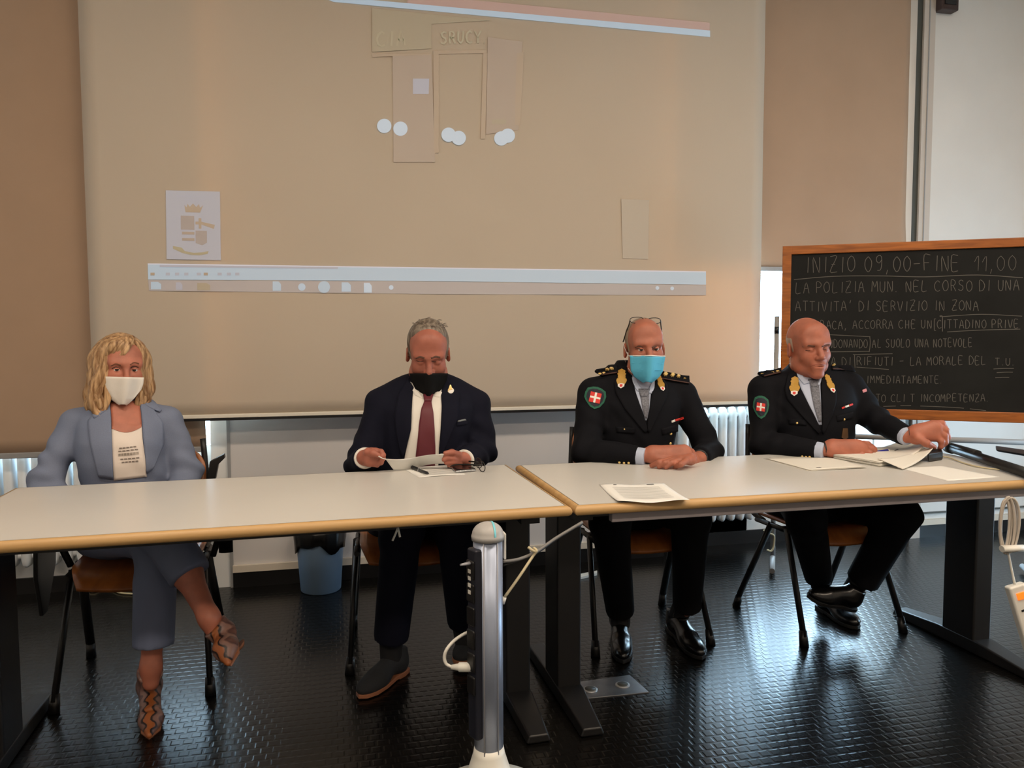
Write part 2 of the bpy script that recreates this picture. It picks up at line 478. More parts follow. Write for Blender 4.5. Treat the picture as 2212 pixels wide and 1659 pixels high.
g_page = glow('projected page', (.05, .10, .18)); g_slate = glow('projected mauve', (.0, .01, .045)); g_gold = glow('projected ochre', (.02, .03, .0))
g_or = glow('projected orange', (.035, .014, .008)); g_line = glow('projected line', (.22, .26, .36))
g_rose = glow('projected rose', (.02, .010, .02)); g_dim = glow('projected dim', (.0, .004, .004)); g_green = glow('projected pale green', (.014, .018, .007)); g_letter = glow('projected lettering', (.05, .055, .03))
proj('projected_title_bar', [(880, -2), (1000, -2), (1533, 49), (1533, 66), (880, 12)], g_pink)
proj('projected_title_bar', [(700, -4), (760, -4), (1534, 66), (1534, 80), (720, 4)], g_ice, 2)
proj('projected_toolbar', [(319, 569), (925, 578), (1525, 587), (1525, 615), (925, 607), (320, 604)], g_bluew)
proj('projected_toolbar', [(319, 569), (1525, 586), (1525, 588.5), (319, 571.5)], g_line, 2)
proj('projected_progress_bar', [(345, 572), (730, 577), (730, 581), (345, 577)], g_lav, 3)
proj('projected_taskbar', [(320, 605), (925, 608), (1525, 616), (1525, 638), (925, 635), (322, 628)], g_warm)
for x0, y0, w, h, g in ((326, 609, 22, 16, g_bluew), (380, 610, 14, 16, g_lav), (426, 611, 28, 16, g_green), (589, 608, 18, 20, g_bluew),
                        (738, 610, 20, 20, g_ice), (786, 611, 17, 21, g_white)):
    proj('projected_icon', [(x0, y0), (x0 + w * .7, y0), (x0 + w, y0 + h * .3), (x0 + w, y0 + h), (x0, y0 + h)], g, 3)
for x0, y0, r, g in ((652, 620, 8, g_ice), (700, 620, 13, g_bluew), (845, 621, 5, g_white), (1452, 623, 4, g_white), (1420, 622, 4, g_white)):
    proj('projected_icon', [(x0 + r * math.cos(a), y0 + r * math.sin(a)) for a in np.linspace(0, 2 * math.pi, 20)[:-1]], g, 3)
for k, x0 in enumerate((325, 358, 378, 398, 425, 440, 470, 490, 508)):
    proj('projected_icon', [(x0, 589), (x0 + 9, 589), (x0 + 9, 595), (x0, 595)], g_or if k in (0, 5) else g_lav, 3)
# projected page with a crest
page = [(358, 411), (475, 414), (477, 562), (360, 560)]
proj('projected_page', page, g_page)
def pg(u, v): return (358 + u * 1.17 + v * .02, 411 + v * 1.5 + u * .03)
proj('projected_crest', [pg(*p) for p in ((34, 20), (38, 24), (40, 18.5), (44, 23), (50, 18), (56, 23), (61, 18.5), (63, 24), (69, 20), (63, 31), (36, 31))], g_or, 2)
proj('projected_crest', [pg(*p) for p in ((27, 36), (52, 36), (52, 56), (27, 56))], g_slate, 2)
proj('projected_crest', [pg(*p) for p in ((54, 44), (60, 44), (60, 39), (65, 39), (65, 44), (90, 48), (88, 54), (65, 48), (65, 54), (60, 54), (60, 48), (54, 48))], g_or, 2)
proj('projected_crest', [pg(*p) for p in ((54, 57), (75, 57), (75, 74), (66, 78), (54, 75))], g_slate, 2)
for v in (59, 68): proj('projected_crest', [pg(*p) for p in ((29, v), (52, v), (52, v + 4), (29, v + 4))], g_rose, 2)
proj('projected_crest', [pg(*p) for p in ((12, 80), (28, 82), (34, 87), (50, 89), (66, 88), (78, 86), (76, 90), (62, 92.5), (46, 92.5), (30, 90), (12, 84))], g_gold, 2)
for v, a, b in ((7, 20, 86), (11.5, 36, 72)): proj('projected_text_line', [pg(*p) for p in ((a, v), (b, v), (b, v + 1.6), (a, v + 1.6))], g_lav, 2)
# projected photograph of a shop front at night
proj('projected_picture', [(804, 18), (1060, 44), (932, 52), (932, 105), (804, 112)], g_green, 1)
proj('projected_picture', [(848, 120), (932, 118), (940, 350), (850, 350)], g_rose, 1)
proj('projected_picture', [(804, 116), (932, 116), (932, 119), (804, 123)], g_or, 2)
proj('projected_picture', [(936, 110), (948, 110), (948, 330), (938, 330)], g_or, 1)
proj('projected_picture', [(944, 109), (1052, 108), (1052, 115), (944, 117)], g_or, 2)
proj('projected_picture', [(1044, 115), (1053, 115), (1048, 300), (1038, 300)], g_or, 1)
proj('projected_picture', [(1054, 80), (1128, 90), (1120, 280), (1050, 290)], g_rose, 1)
proj('projected_picture', [(1116, 115), (1132, 113), (1124, 270), (1112, 270)], g_or, 2)
proj('projected_picture', [(892, 170), (927, 170), (926, 203), (892, 203)], g_lav, 2)
proj('projected_picture', [(1062, 258), (1094, 258), (1093, 268), (1062, 268)], g_green, 2)
proj('projected_picture', [(1342, 430), (1402, 432), (1400, 560), (1345, 558)], glow('projected beige', (.03, .03, .03)), 0)
for x0, y0 in ((830, 272), (865, 278), (969, 291), (991, 298), (1083, 299), (1097, 293)):
    proj('projected_lamp', [(x0 + 15.5 * math.cos(a), y0 + 15.5 * math.sin(a)) for a in np.linspace(0, 2 * math.pi, 26)[:-1]], g_white, 3 if x0 % 2 else 4)
# ------------------------------------------------------------------ stroke lettering
GLY = {'A': '0,0 .3,1 .6,0|.12,.4 .48,.4', 'B': '0,0 0,1 .4,.95 .45,.75 .35,.55 0,.52|.35,.55 .55,.35 .5,.08 0,0', 'C': '.55,.85 .35,1 .1,.8 0,.5 .1,.15 .35,0 .58,.12',
 'D': '.05,0 .05,1 .4,.9 .6,.5 .4,.08 0,0', 'E': '.55,1 .05,1 .05,0 .55,0|.05,.52 .45,.52', 'F': '.55,1 .05,1 .05,0|.05,.52 .45,.52', 'G': '.55,.85 .35,1 .1,.8 0,.45 .15,.08 .4,0 .58,.2 .58,.45 .35,.45',
 'H': '.05,0 .05,1|.55,0 .55,1|.05,.5 .55,.5', 'I': '.2,0 .25,1', 'L': '.1,1 .05,0 .55,.02', 'M': '0,0 .08,1 .32,.4 .56,1 .64,0', 'N': '.05,0 .05,1 .52,0 .55,1', 'O': '.3,1 .08,.8 0,.5 .1,.12 .32,0 .55,.2 .6,.55 .5,.88 .3,1',
 'P': '.05,0 .05,1 .4,.98 .55,.75 .4,.5 .05,.48', 'Q': '.3,1 .05,.75 .05,.25 .3,0 .55,.25 .55,.75 .3,1|.35,.3 .6,-.05', 'R': '.05,0 .05,1 .4,.97 .5,.75 .35,.52 .05,.5|.3,.52 .6,0', 'S': '.55,.88 .3,1 .08,.82 .2,.58 .45,.45 .52,.2 .3,0 .02,.12',
 'T': '0,1 .6,1|.3,1 .3,0', 'U': '.05,1 .05,.25 .3,0 .52,.25 .55,1', 'V': '0,1 .28,0 .58,1', 'Z': '.05,1 .58,1 .03,.02 .6,0|.15,.5 .45,.5', 'Y': '0,1 .3,.5 .6,1|.3,.5 .3,0',
 '0': '.3,1 .06,.75 .04,.3 .28,0 .52,.25 .56,.7 .3,1', '9': '.5,.7 .3,.5 .08,.65 .12,.9 .35,1 .5,.85 .5,.4 .4,.05 .15,.02', '1': '.05,.6 .35,1 .32,0', '-': '.05,.5 .55,.52', ',': '.15,.1 .05,-.2', '.': '.1,.04 .16,.0', "'": '.25,1.1 .15,.8',
 '(': '.4,1.15 .2,1.1 .2,-.15 .4,-.2', ' ': ''}
def strokes(text):
    """list of polylines in letter units, and total width"""
    out = []; x = 0
    for ch in text:
        g = GLY.get(ch, '')
        w = .36 if ch in " I,.'(1" else .62
        for pl in g.split('|'):
            if pl: out.append([(x + float(a.split(',')[0]), float(a.split(',')[1])) for a in pl.split()])
        x += w + .22
    return out, max(x - .22, .1)
def ribbons(mb, lines, n, w):
    """flat strips of width w along 3D polylines, lying in the plane with normal n"""
    n = np.array(n, float)
    for L in lines:
        L = np.array(L, float)
        if len(L) < 2: continue
        T = np.gradient(L, axis=0); T /= np.linalg.norm(T, axis=1)[:, None] + 1e-9
        S = np.cross(T, n) * w / 2
        V = list(L - S) + list(L + S); k = len(L)
        mb.add(V, [(i, i + 1, k + i + 1, k + i) for i in range(k - 1)])
def facing(o, n):
    me = o.data
    bm = bmesh.new(); bm.from_mesh(me)
    for f in bm.faces:
        f.normal_update()
        if f.normal.dot(Vector(tuple(n))) < 0: f.normal_flip()
    bm.to_mesh(me); bm.free()
# faint shop lettering in the projected photograph
for txt, xa, xb, yb, h in (('CIA', 814, 876, 101, 32), ('SRUCY.', 952, 1052, 95, 26)):
    mb = MB(); S, wd = strokes(txt)
    ribbons(mb, [[aty(xa + (xb - xa) * px / wd, yb - h * py - (px / wd) * 3, SCREEN_Y - .005) for px, py in pl] for pl in S], (0, -1, 0), .010)
    o = mb.build('projected_lettering', g_letter, t); facing(o, (0, -1, 0))

# ------------------------------------------------------------------ blackboard on its stand
BL = np.array([2.325, 3.7125]); BR = np.array([3.285, 3.115])
bdir = unit([*(BR - BL), 0]); bn = np.array([bdir[1], -bdir[0], 0.0])       # bn points to the room
if bn[1] > 0: bn = -bn
B0 = np.array([*BL, 0.0])
def bp(x, y, lift=0.0): return atplane(x, y, B0 + bn * lift, bn)
zt = bp(1692, 532)[2]; zb = bp(2212, 914)[2]
BWID = 1.198
m_slate = M('slate black', (28, 29, 29), .8, spec=.3, var=.25, vscale=6, bump=.03, bscale=300)
m_bwood = wood('board frame wood', (142, 80, 34), (186, 110, 48), scale=(6, 6, 60), rough=.35)
m_chalk = M('chalk', (106, 104, 99), .95)
board = thing('blackboard', 'wood-framed blackboard on a stand, chalked with handwritten lines', 'blackboard', (*(BL + BR) / 2, 0))
def bpt(u, z, lift=0.0): return B0 + bdir * u + bn * lift + np.array([0, 0, z])
Rb = np.array([bdir, -bn, [0, 0, 1]]).T
def bbox(name, u0, u1, z0, z1, d0, d1, mat, par, bev=0.0):
    c = (bpt(u0, z0, d0) + bpt(u1, z1, d1)) / 2
    return MB().box(c, (u1 - u0, abs(d1 - d0), z1 - z0), Rb).build(name, mat, par, bev)
fw = .045
bbox('slate', 0, BWID, zb, zt, -.022, -.004, m_slate, board)
# chalk tray corner seen at lower right is the inner frame edge
bbox('frame_rail', 0, BWID, zt - fw, zt, -.026, .006, m_bwood, board, .004)
bbox('frame_rail', 0, BWID, zb, zb + fw + .006, -.026, .006, m_bwood, board, .004)
bbox('frame_stile', 0, fw, zb, zt, -.027, .007, m_bwood, board, .004)
bbox('frame_stile', BWID - fw, BWID, zb, zt, -.027, .007, m_bwood, board, .004)
# stand: uprights, cross bar, feet
def bt(name, pts, r, mat): return MB().tube([bpt(*p) for p in pts], r, 12).build(name, mat, board)
bt('upright', [(-.022, .04, -.01), (-.022, 1.345, -.01)], .013, m_grey)
bt('upright', [(BWID + .022, .04, -.01), (BWID + .022, 1.345, -.01)], .013, m_grey)
zc_ = bp(2130, 953)[2]
bt('cross_bar', [(-.02, zc_, -.01), (BWID + .02, zc_, -.01)], .0145, m_grey)
for u in (-.022, BWID + .022):
    bt('foot', [(u, .03, -.28), (u, .04, 0), (u, .03, .22)], .014, m_grey)
    bt('pivot_knob', [(u - .012, 1.27, -.01), (u + .012, 1.27, -.01)], .022, m_blackp)
def chalk(text, x0, x1, yb, h, slope=0.0, w=.0027):
    mb = MB(); S, wd = strokes(text); lines = []
    for pl in S:
        jx, jy = random.uniform(-.04, .04), random.uniform(-.05, .05)
        q = spline(pl, 3) if len(pl) > 2 else pl
        lines.append([bp(x0 + (x1 - x0) * (px + jx) / wd, yb + slope * (x1 - x0) * px / wd - h * (py + jy), -.003) for px, py in q])
    ribbons(mb, lines, bn, w); o = mb.build('chalk_line', m_chalk, board); facing(o, bn); o['kind'] = 'stuff'
def rule(pts, w=.003):
    mb = MB(); ribbons(mb, [[bp(x, y, -.003) for x, y in spline([(*p,) for p in pts], 5)]], bn, w)
    o = mb.build('chalk_rule', m_chalk, board); facing(o, bn)
chalk('INIZIO 09,00-FINE', 1740, 2072, 588, 33, -.012, .0030)
chalk('11,00', 2104, 2196, 585, 32, 0, .0022)
rule([(1715, 604), (1800, 597), (1900, 596), (2000, 598), (2110, 594), (2210, 600)], .0034)
chalk('LA POLIZIA MUN. NEL CORSO DI UNA', 1718, 2202, 633, 23, -.012)
chalk("ATTIVITA' DI SERVIZIO IN ZONA", 1718, 2114, 672, 21, -.004)
chalk('RACA, ACCORRA CHE UN(CITTADINO PRIVE', 1772, 2200, 711, 18, -.006)
rule([(2036, 716), (2036, 684), (2036, 684), (2120, 679), (2208, 683)]); rule([(2046, 717), (2120, 713), (2204, 711)])
chalk('NDONANDO AL SUOLO UNA NOTEVOLE', 1790, 2100, 752, 18, -.01)
rule([(1792, 723), (1870, 727), (1879, 730), (1878, 757), (1870, 759), (1795, 760)])
chalk('A DI RIFIUTI - LA MORALE DEL', 1796, 2130, 790, 18, -.008)
rule([(1847, 795), (1846, 768), (1850, 766), (1928, 764)]); rule([(1850, 793), (1920, 798)])
chalk('T.U.', 2150, 2192, 789, 16)
for a, b, y in ((2146, 2190, 797), (2153, 2188, 805), (2150, 2180, 816)): rule([(a, y), ((a + b) / 2, y - 1), (b, y - 1)])
chalk('IMMEDIATAMENTE.', 1872, 2036, 828, 16)
chalk('ATO CLI T INCOMPETENZA.', 1880, 2136, 868, 16, -.004)
rule([(1908, 878), (1935, 877)]); rule([(1945, 876), (1968, 876)]); rule([(1988, 877), (2060, 880), (2082, 882)]); rule([(2095, 883), (2130, 887)])
# ------------------------------------------------------------------ tables
m_top = M('white laminate', (206, 204, 199), 0.32, var=.02, vscale=3)
m_edge = wood('beech edge', (180, 142, 90), (202, 164, 112), scale=(2, 30, 30), rough=.42)
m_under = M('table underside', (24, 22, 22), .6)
m_rail = M('grey lilac rail', (150, 143, 146), .4)
TZ = 0.74; TH = 0.032
def table(origin, ang, wid, dep, label, rail, legs_u):
    t = thing('table', label, 'table', (*origin, 0), None)
    R = rz(ang); O = np.array([*origin, 0.0])
    def P(u, v, z): return O + R @ np.array([u, v, z])
    def bx(name, u0, u1, v0, v1, z0, z1, mat, bev=0.0):
        return MB().box(P((u0 + u1) / 2, (v0 + v1) / 2, (z0 + z1) / 2), (u1 - u0, v1 - v0, z1 - z0), R).build(name, mat, t, bev)
    e = 0.016
    bx('tabletop', e, wid - e, e, dep - e, TZ - TH + .002, TZ, m_top)
    # rounded wooden edge all round
    prof = [(0.002, 0)] + [(-e * math.sin(a), -TH / 2 + TH / 2 * math.cos(a)) for a in np.linspace(0, math.pi, 9)] + [(.002, -TH)]
    prof = [(e + p[0] * 1.0 if i not in (0, len(prof) - 1) else e + .002, p[1]) for i, p in enumerate(prof)]
    for (a, b) in (((0, 0), (wid, 0)), ((wid, 0), (wid, dep)), ((wid, dep), (0, dep)), ((0, dep), (0, 0))):
        a = np.array(a, float); b = np.array(b, float); d = unit(b - a); nrm = np.array([-d[1], d[0]])
        V = []
        for q, sgn in ((a, 1), (b, -1)):
            for s, z in prof:
                pt = q + nrm * s + d * sgn * s
                V.append(P(pt[0], pt[1], TZ + z))
        n = len(prof)
        MB().add(V, [(i, i + 1, n + i + 1, n + i) for i in range(n - 1)] + [(0, n, 2 * n - 1, n - 1)], True).build('edge_band', m_edge, t)
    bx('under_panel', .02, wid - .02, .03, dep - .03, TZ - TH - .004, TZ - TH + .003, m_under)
    bx('frame_beam', .12, wid - .12, .26, .32, TZ - .10, TZ - TH, m_black)
    bx('frame_beam', .12, wid - .12, .50, .56, TZ - .10, TZ - TH, m_black)
    if rail: bx('front_rail', .13, wid - .02, .035, .065, TZ - TH - .033, TZ - TH, m_rail, .003)
    for u in legs_u:
        bx('leg_column', u - .042, u + .042, .27, .43, .045, TZ - .04, m_black, .008)
        MB().add([P(u + du, v, z) for du, v, z in (
            (-.04, .03, 0.004), (.04, .03, .004), (.044, dep - .05, .004), (-.044, dep - .05, .004),
            (-.03, .03, .03), (.03, .03, .03), (.044, .25, .058), (-.044, .25, .058), (.044, .45, .058), (-.044, .45, .058), (.03, dep - .05, .03), (-.03, dep - .05, .03))],
            [(3, 2, 1, 0), (0, 1, 5, 4), (4, 5, 6, 7), (7, 6, 8, 9), (9, 8, 10, 11), (11, 10, 2, 3), (0, 4, 7, 9, 11, 3), (1, 2, 10, 8, 6, 5)]).build('foot', m_black, t, .006)
        bx('top_bracket', u - .03, u + .03, .12, dep - .14, TZ - .075, TZ - TH, m_black)
        for v in (.06, dep - .08): bx('foot_pad', u - .025, u + .025, v - .02, v + .02, 0, .006, m_blackp)
    return t, P
a1 = math.radians(1.6)
tabL, PL = table((-1.047, 2.156), a1, 1.742, .79, 'white-topped table with beech edge in front of the woman and the suited man', False, (.075, 1.645))
a2 = math.radians(.3)
tabR, PR = table((.702, 2.202), a2, 1.86, .765, 'white-topped table with beech edge and grey front rail before the two officers', True, (.068, 1.755))

# ------------------------------------------------------------------ chairs
m_ply = wood('orange plywood', (140, 80, 36), (170, 100, 46), scale=(25, 3, 25), rough=.35)
def chair(x, y, ang, label, arms=False, tablet=False, bh=.26):
    """A-frame stacking chair: bent plywood seat and back, black oval steel legs"""
    t = thing('chair', label, 'chair', (x, y, 0), 'plywood meeting chairs')
    R = rz(ang); O = np.array([x, y, 0.0])
    P = lambda u, v, z: O + R @ np.array([u, v, z])
    sh = .45; hw = .235
    # seat: waterfall front, slight dish
    G = []
    for i in range(15):
        v = -.21 + .42 * i / 14; row = []
        for j in range(15):
            s = -1 + 2 * j / 14
            w = .205 - .035 * max(0, (-(v) - .10) / .11) ** 2 - .03 * max(0, (v - .12) / .09) ** 2
            z = sh - .012 * (1 - s * s) * (1 - abs(v) / .4) + .01 * s * s - .05 * max(0, (-v - .12) / .09) ** 2
            row.append(P(w * s, v, z))
        G.append(row)
    MB().grid(G, .012, (0, 0, -1)).build('seat', m_ply, t)
    G = []
    for i in range(13):
        q = i / 12; z = .60 + bh * q; v0 = .185 + .075 * q; row = []
        for j in range(15):
            s = -1 + 2 * j / 14
            w = .20 - .05 * abs(2 * q - 1) ** 3
            row.append(P(w * s, v0 + .028 - .05 * s * s, z + .012 * (1 - s * s) * (q - .4)))
        G.append(row)
    MB().grid(G, .011, R @ np.array([0, 1, 0])).build('backrest', m_ply, t)
    for s in (-1, 1):
        top = P(s * (hw - .03), -.06, .43)
        for v, tv in ((-.235, -.075), (.235, .03)):
            a = P(s * hw * 1.04, v, .035); b = P(s * (hw - .018), tv, .435)
            MB().tube([a, b], .0125, 12, flat=(1.35, .85)).build('leg', m_black, t)
            MB().tube([P(s * hw * 1.045, v * 1.02, 0), a + (b - a) * .06], [.019, .0155], 12).build('leg_foot', m_blackp, t)
        MB().tube([P(s * (hw - .02), -.16, .428), P(s * (hw - .02), .14, .428)], .011, 10).build('seat_rail', m_black, t)
        MB().tube(spline([P(s * (hw - .03), .10, .43), P(s * (hw - .028), .19, .46), P(s * (hw - .03), .225, .58), P(s * (hw - .05), .262, .84)], 6), .0115, 10).build('back_post', m_black, t)
        if arms:
            MB().tube(spline([P(s * (hw + .005), .0, .43), P(s * (hw + .03), -.02, .52), P(s * (hw + .03), -.05, .62), P(s * (hw + .03), -.06, .655)], 6), .012, 10).build('arm_post', m_black, t)
            G = [[P(s * (hw + .03) + (k - 2) * .013, -.17 + .34 * i / 10, .668 - .004 * abs(k - 2) + .01 * math.sin(i * .3)) for k in range(5)] for i in range(11)]
            MB().grid(G, .028, (0, 0, -1)).build('armrest', m_blackp, t, .004)
    MB().tube([P(-hw + .02, -.03, .425), P(hw - .02, -.03, .425)], .011, 10).build('cross_bar', m_black, t)
    if tablet:
        # folded writing tablet hanging beside the seat
        s = -1
        pts = [P(s * (hw + .075), -.10, .70), P(s * (hw + .075), .12, .70), P(s * (hw + .08), .10, .42), P(s * (hw + .085), .0, .27), P(s * (hw + .085), -.05, .27), P(s * (hw + .08), -.11, .42)]
        MB().prism(pts, R @ np.array([0, 0, 0]), R @ np.array([-.014, 0, 0])).build('folded_tablet', m_blackp, t, .004)
        hp = [aty(x_, y_, 3.22) for x_, y_ in ((453, 997), (484, 981), (485, 990), (471, 1004), (465, 1036), (447, 1036))]
        MB().prism(hp, (0, 0, 0), (0, .035, 0)).build('tablet_bracket', m_blackp, t, .003)
        MB().tube([P(hw + .03, -.04, .67), P(hw + .055, -.04, .6), P(hw + .055, -.04, .45)], .02, 10, flat=(.7, 1.3)).build('tablet_hinge', m_blackp, t)
    return t
chair(-.690, 3.045, math.radians(2), 'plywood armchair with black armrests under the blonde woman', True, True, .20)
chair(.300, 3.10, math.radians(-3), 'plywood chair with black legs under the man in the navy suit')
chair(1.225, 3.05, 0, 'plywood chair with black legs under the officer in the blue mask')
chair(2.055, 2.965, math.radians(4), 'plywood chair with black splayed legs under the bald officer')

# ------------------------------------------------------------------ waste bin
m_bin = M('blue grey plastic', (100, 122, 146), .45)
m_bag = M('black bin bag', (9, 9, 10), .3, bump=.6, bscale=35)
bc = np.array([-.075, 3.885, 0.0])
t = thing('waste_bin', 'blue-grey plastic waste bin with black liner standing by the wall', 'bin', bc)
MB().lathe([(.092, 0), (.097, .006), (.118, .30), (.118, .305), (.112, .305), (.09, .012), (.0, .012)], bc, 40).build('bucket', m_bin, t)
prof = [(.121, .225), (.124, .25), (.128, .30), (.124, .315), (.113, .30), (.09, .1), (.03, .04)]
mb = MB().lathe(prof, bc, 40)
V = np.array(mb.V); k = np.arange(len(V)); ang = np.arctan2(V[:, 1] - bc[1], V[:, 0] - bc[0])
low = np.isclose(V[:, 2], .225); V[low, 2] += .022 * np.sin(3 * ang[low] + 1) + .012 * np.sin(7 * ang[low])
V[:, :2] += ((.004 * np.sin(13 * ang))[:, None]) * np.stack([np.cos(ang), np.sin(ang)], 1)
mb.V = [tuple(v) for v in V]; mb.build('bin_bag', m_bag, t)

# ------------------------------------------------------------------ power column in front of the tables
m_steel = M('brushed column', (150, 160, 180), .38, metal=.6, bump=.05, bscale=300, stretch=(1, 1, .01))
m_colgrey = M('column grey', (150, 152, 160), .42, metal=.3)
m_cyan = M('cyan stripe', (120, 205, 220), .4)
m_whitep = M('white plastic', (224, 222, 214), .4)
m_sock = M('socket strip plastic', (30, 32, 42), .35)
PD = 2.08
pc = atd(1055, 1400, PD); pc[2] = 0
ptop = atd(1055, 1150, PD)[2]
t = thing('power_column', 'free-standing silver power column with dark socket strip in front of the tables', 'power column', pc)
r0 = .039
MB().lathe([(r0, .02), (r0, ptop)], pc, 40).build('tube', m_steel, t)
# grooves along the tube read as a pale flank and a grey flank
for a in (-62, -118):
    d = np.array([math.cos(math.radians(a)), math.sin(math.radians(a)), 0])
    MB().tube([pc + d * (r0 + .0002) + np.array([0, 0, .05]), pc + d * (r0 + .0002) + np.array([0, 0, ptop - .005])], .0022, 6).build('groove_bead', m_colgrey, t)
prof = [(r0 + .004, -.014), (r0 + .005, -.004), (r0 + .004, 0)] + [((r0 + .003) * math.cos(q), .034 * math.sin(q)) for q in np.linspace(.05, math.pi / 2 - .02, 9)]
cap = MB().lathe(prof, pc + np.array([0, 0, ptop]), 40).build('cap', M('column cap grey', (172, 170, 168), .4), t)
G = []
for i in range(13):
    q = -.15 + (math.pi + .1) * i / 12
    G.append([pc + np.array([(r0 + .004) * .97 * w, -(r0 + .004) * math.cos(q) * math.sqrt(1 - w * w), ptop + max(-.004, .0355 * math.sin(q) * math.sqrt(1 - w * w))]) for w in (.22, .29, .36)])
MB().grid(G, .001, (0, 0, -1)).build('cap_stripe', m_cyan, cap)
MB().lathe([(.16, 0), (.16, .012), (.11, .03), (.06, .075), (.043, .13), (.0395, .15)], pc, 48).build('base', m_whitep, t)
# socket strip along the left flank
sd = unit([-.86, -.35, 0]); sn = np.array([-sd[1], sd[0], 0])
Rs = np.array([sn, sd, [0, 0, 1]]).T
z0s, z1s = atd(1040, 1590, PD)[2], atd(1040, 1175, PD)[2]
strip = MB().box(pc + sd * .036 + np.array([0, 0, (z0s + z1s) / 2]), (.042, .034, z1s - z0s), Rs).build('socket_strip', m_sock, t, .006)
for k in range(6):
    z = z1s - .055 - k * .062
    MB().box(pc + sd * .054 + np.array([0, 0, z]), (.036, .008, .05), Rs).build('socket', m_blackp, strip, .004)
for k in range(4):
    z = atd(1018, 1222 + 15 * k, PD)[2]
    MB().box(pc + sd * .0585 + np.array([0, 0, z]), (.012, .002, .010), Rs).build('white_mark', m_whitep, strip)
# bracket near the top left and plate at the top right
zz = atd(1000, 1205, PD)[2]
MB().tube([pc + sd * .05 + np.array([0, 0, zz]), pc + sd * .085 + np.array([-.0, .0, zz])], [.008, .004], 10, flat=(1, .7)).build('bracket', m_colgrey, t)
MB().box(pc + np.array([.046, .01, ptop - .035]), (.006, .03, .07)).build('side_plate', m_whitep, t, .002)

# white plug and cable in the column's socket
q = atd(1018, 1441, PD - .02)
t = thing('plug_cable', 'white plug and looping cable in the side of the silver column', 'cable', q)
a = atd(974, 1441, PD - .02)
MB().tube([a, a + (q - a) * .35, a + (q - a) * .4, q + (q - a) * .1], [.006, .009, .0125, .0125], 14).build('plug', m_whitep, t)
pts = [atd(x, y, PD - .02 + d) for x, y, d in ((976, 1441, 0), (964, 1434, 0), (960, 1420, 0), (965, 1403, 0), (980, 1385, .01), (1000, 1371, .02), (1020, 1362, .03))]
MB().tube(spline(pts, 6), .0045, 8).build('cord', m_whitep, t)

# cables slung from the column to the table
m_cgrey = M('grey cable', (120, 118, 116), .5); m_cyel = M('yellowed cable', (196, 184, 150), .5)
e1 = atd(1258, 1128, 2.27)
pts = [atd(1086, 1213, PD + .02), atd(1120, 1208, PD + .05), atd(1158, 1192, PD + .09), atd(1200, 1163, 2.22), e1]
MBc = MB().tube(spline(pts, 6), .0045, 8)
tag(MBc.build('slung_cable', m_cgrey), 'grey cable slung from the silver column up to the table edge', 'cable')
pts = [atd(1086, 1222, PD + .03), atd(1125, 1210, PD + .06), atd(1160, 1194, PD + .1), atd(1198, 1168, 2.23), atd(1256, 1133, 2.28)]
tag(MB().tube(spline(pts, 6), .003, 8).build('slung_cable', m_black), 'thin black cable running alongside the slung grey cable', 'cable')
t = thing('loose_cable', 'cream cable end hanging down-left from the slung grey cable', 'cable', atd(1087, 1300, PD + .03))
pts = [atd(1153, 1184, PD + .08), atd(1159, 1190, PD + .07), atd(1150, 1203, PD + .07), atd(1120, 1248, PD + .04), atd(1090, 1290, PD + .03)]
MB().tube(spline(pts, 6), .004, 8).build('cord', m_cyel, t)
MB().tube([atd(1090, 1290, PD + .03), atd(1086, 1304, PD + .03)], .0055, 10).build('end_cap', m_whitep, t)
MB().tube(spline([atd(1141, 1182, PD + .07), atd(1150, 1189, PD + .065), atd(1158, 1193, PD + .075)], 5), .004, 8).build('tie_wrap', m_cyel, t)
# short white tie hanging from the left table
t = thing('cable_tie', 'short white cable tie hanging under the left table edge', 'cable tie', atd(859, 1142, 2.27))
MB().tube([atd(860, 1138, 2.27), atd(855, 1152, 2.27), atd(848, 1168, 2.27)], .003, 8).build('tail', m_whitep, t)
MB().tube([atd(859, 1138, 2.27), atd(864, 1160, 2.26)], .0034, 8).build('tail', m_whitep, t)

# ------------------------------------------------------------------ floor box
m_plate = M('floor box steel', (150, 152, 156), .3, metal=.8, var=.15, vscale=20)
c4 = [atz(1226, 1478, 0), atz(1360, 1460, 0), atz(1402, 1497, 0), atz(1245, 1513, 0)]
t = thing('floor_box', 'steel floor box plate with two round covers beside the table foot', 'floor box', sum(c4) / 4)
MB().prism(c4, (0, 0, 0), (0, 0, .004)).build('plate', m_plate, t, .001)
m_socketw = M('floor socket rim', (190, 192, 194), .35, metal=.6)
for x, y in ((1275, 1490), (1345, 1480)):
    c = atz(x, y, .004)
    o = MB().lathe([(.026, 0), (.026, .003), (.021, .004)], c, 28).build('socket_cover', m_socketw, t)
    MB().lathe([(.019, .002), (.019, .0052)], c, 28).build('socket_lid', m_dgrey, o)
# thin white solid standing in for a streak of sunlight on the floor
c4 = [atz(1226, 1250, .001), atz(1290, 1237, .001), atz(1290, 1243, .001), atz(1226, 1258, .001)]
o = MB().prism(c4, (0, 0, 0), (0, 0, .012)).build('painted_sunlight', m_whitep)
tag(o, 'white painted sunlight strip on the floor by the wall behind the masked officer', 'painted sunlight')

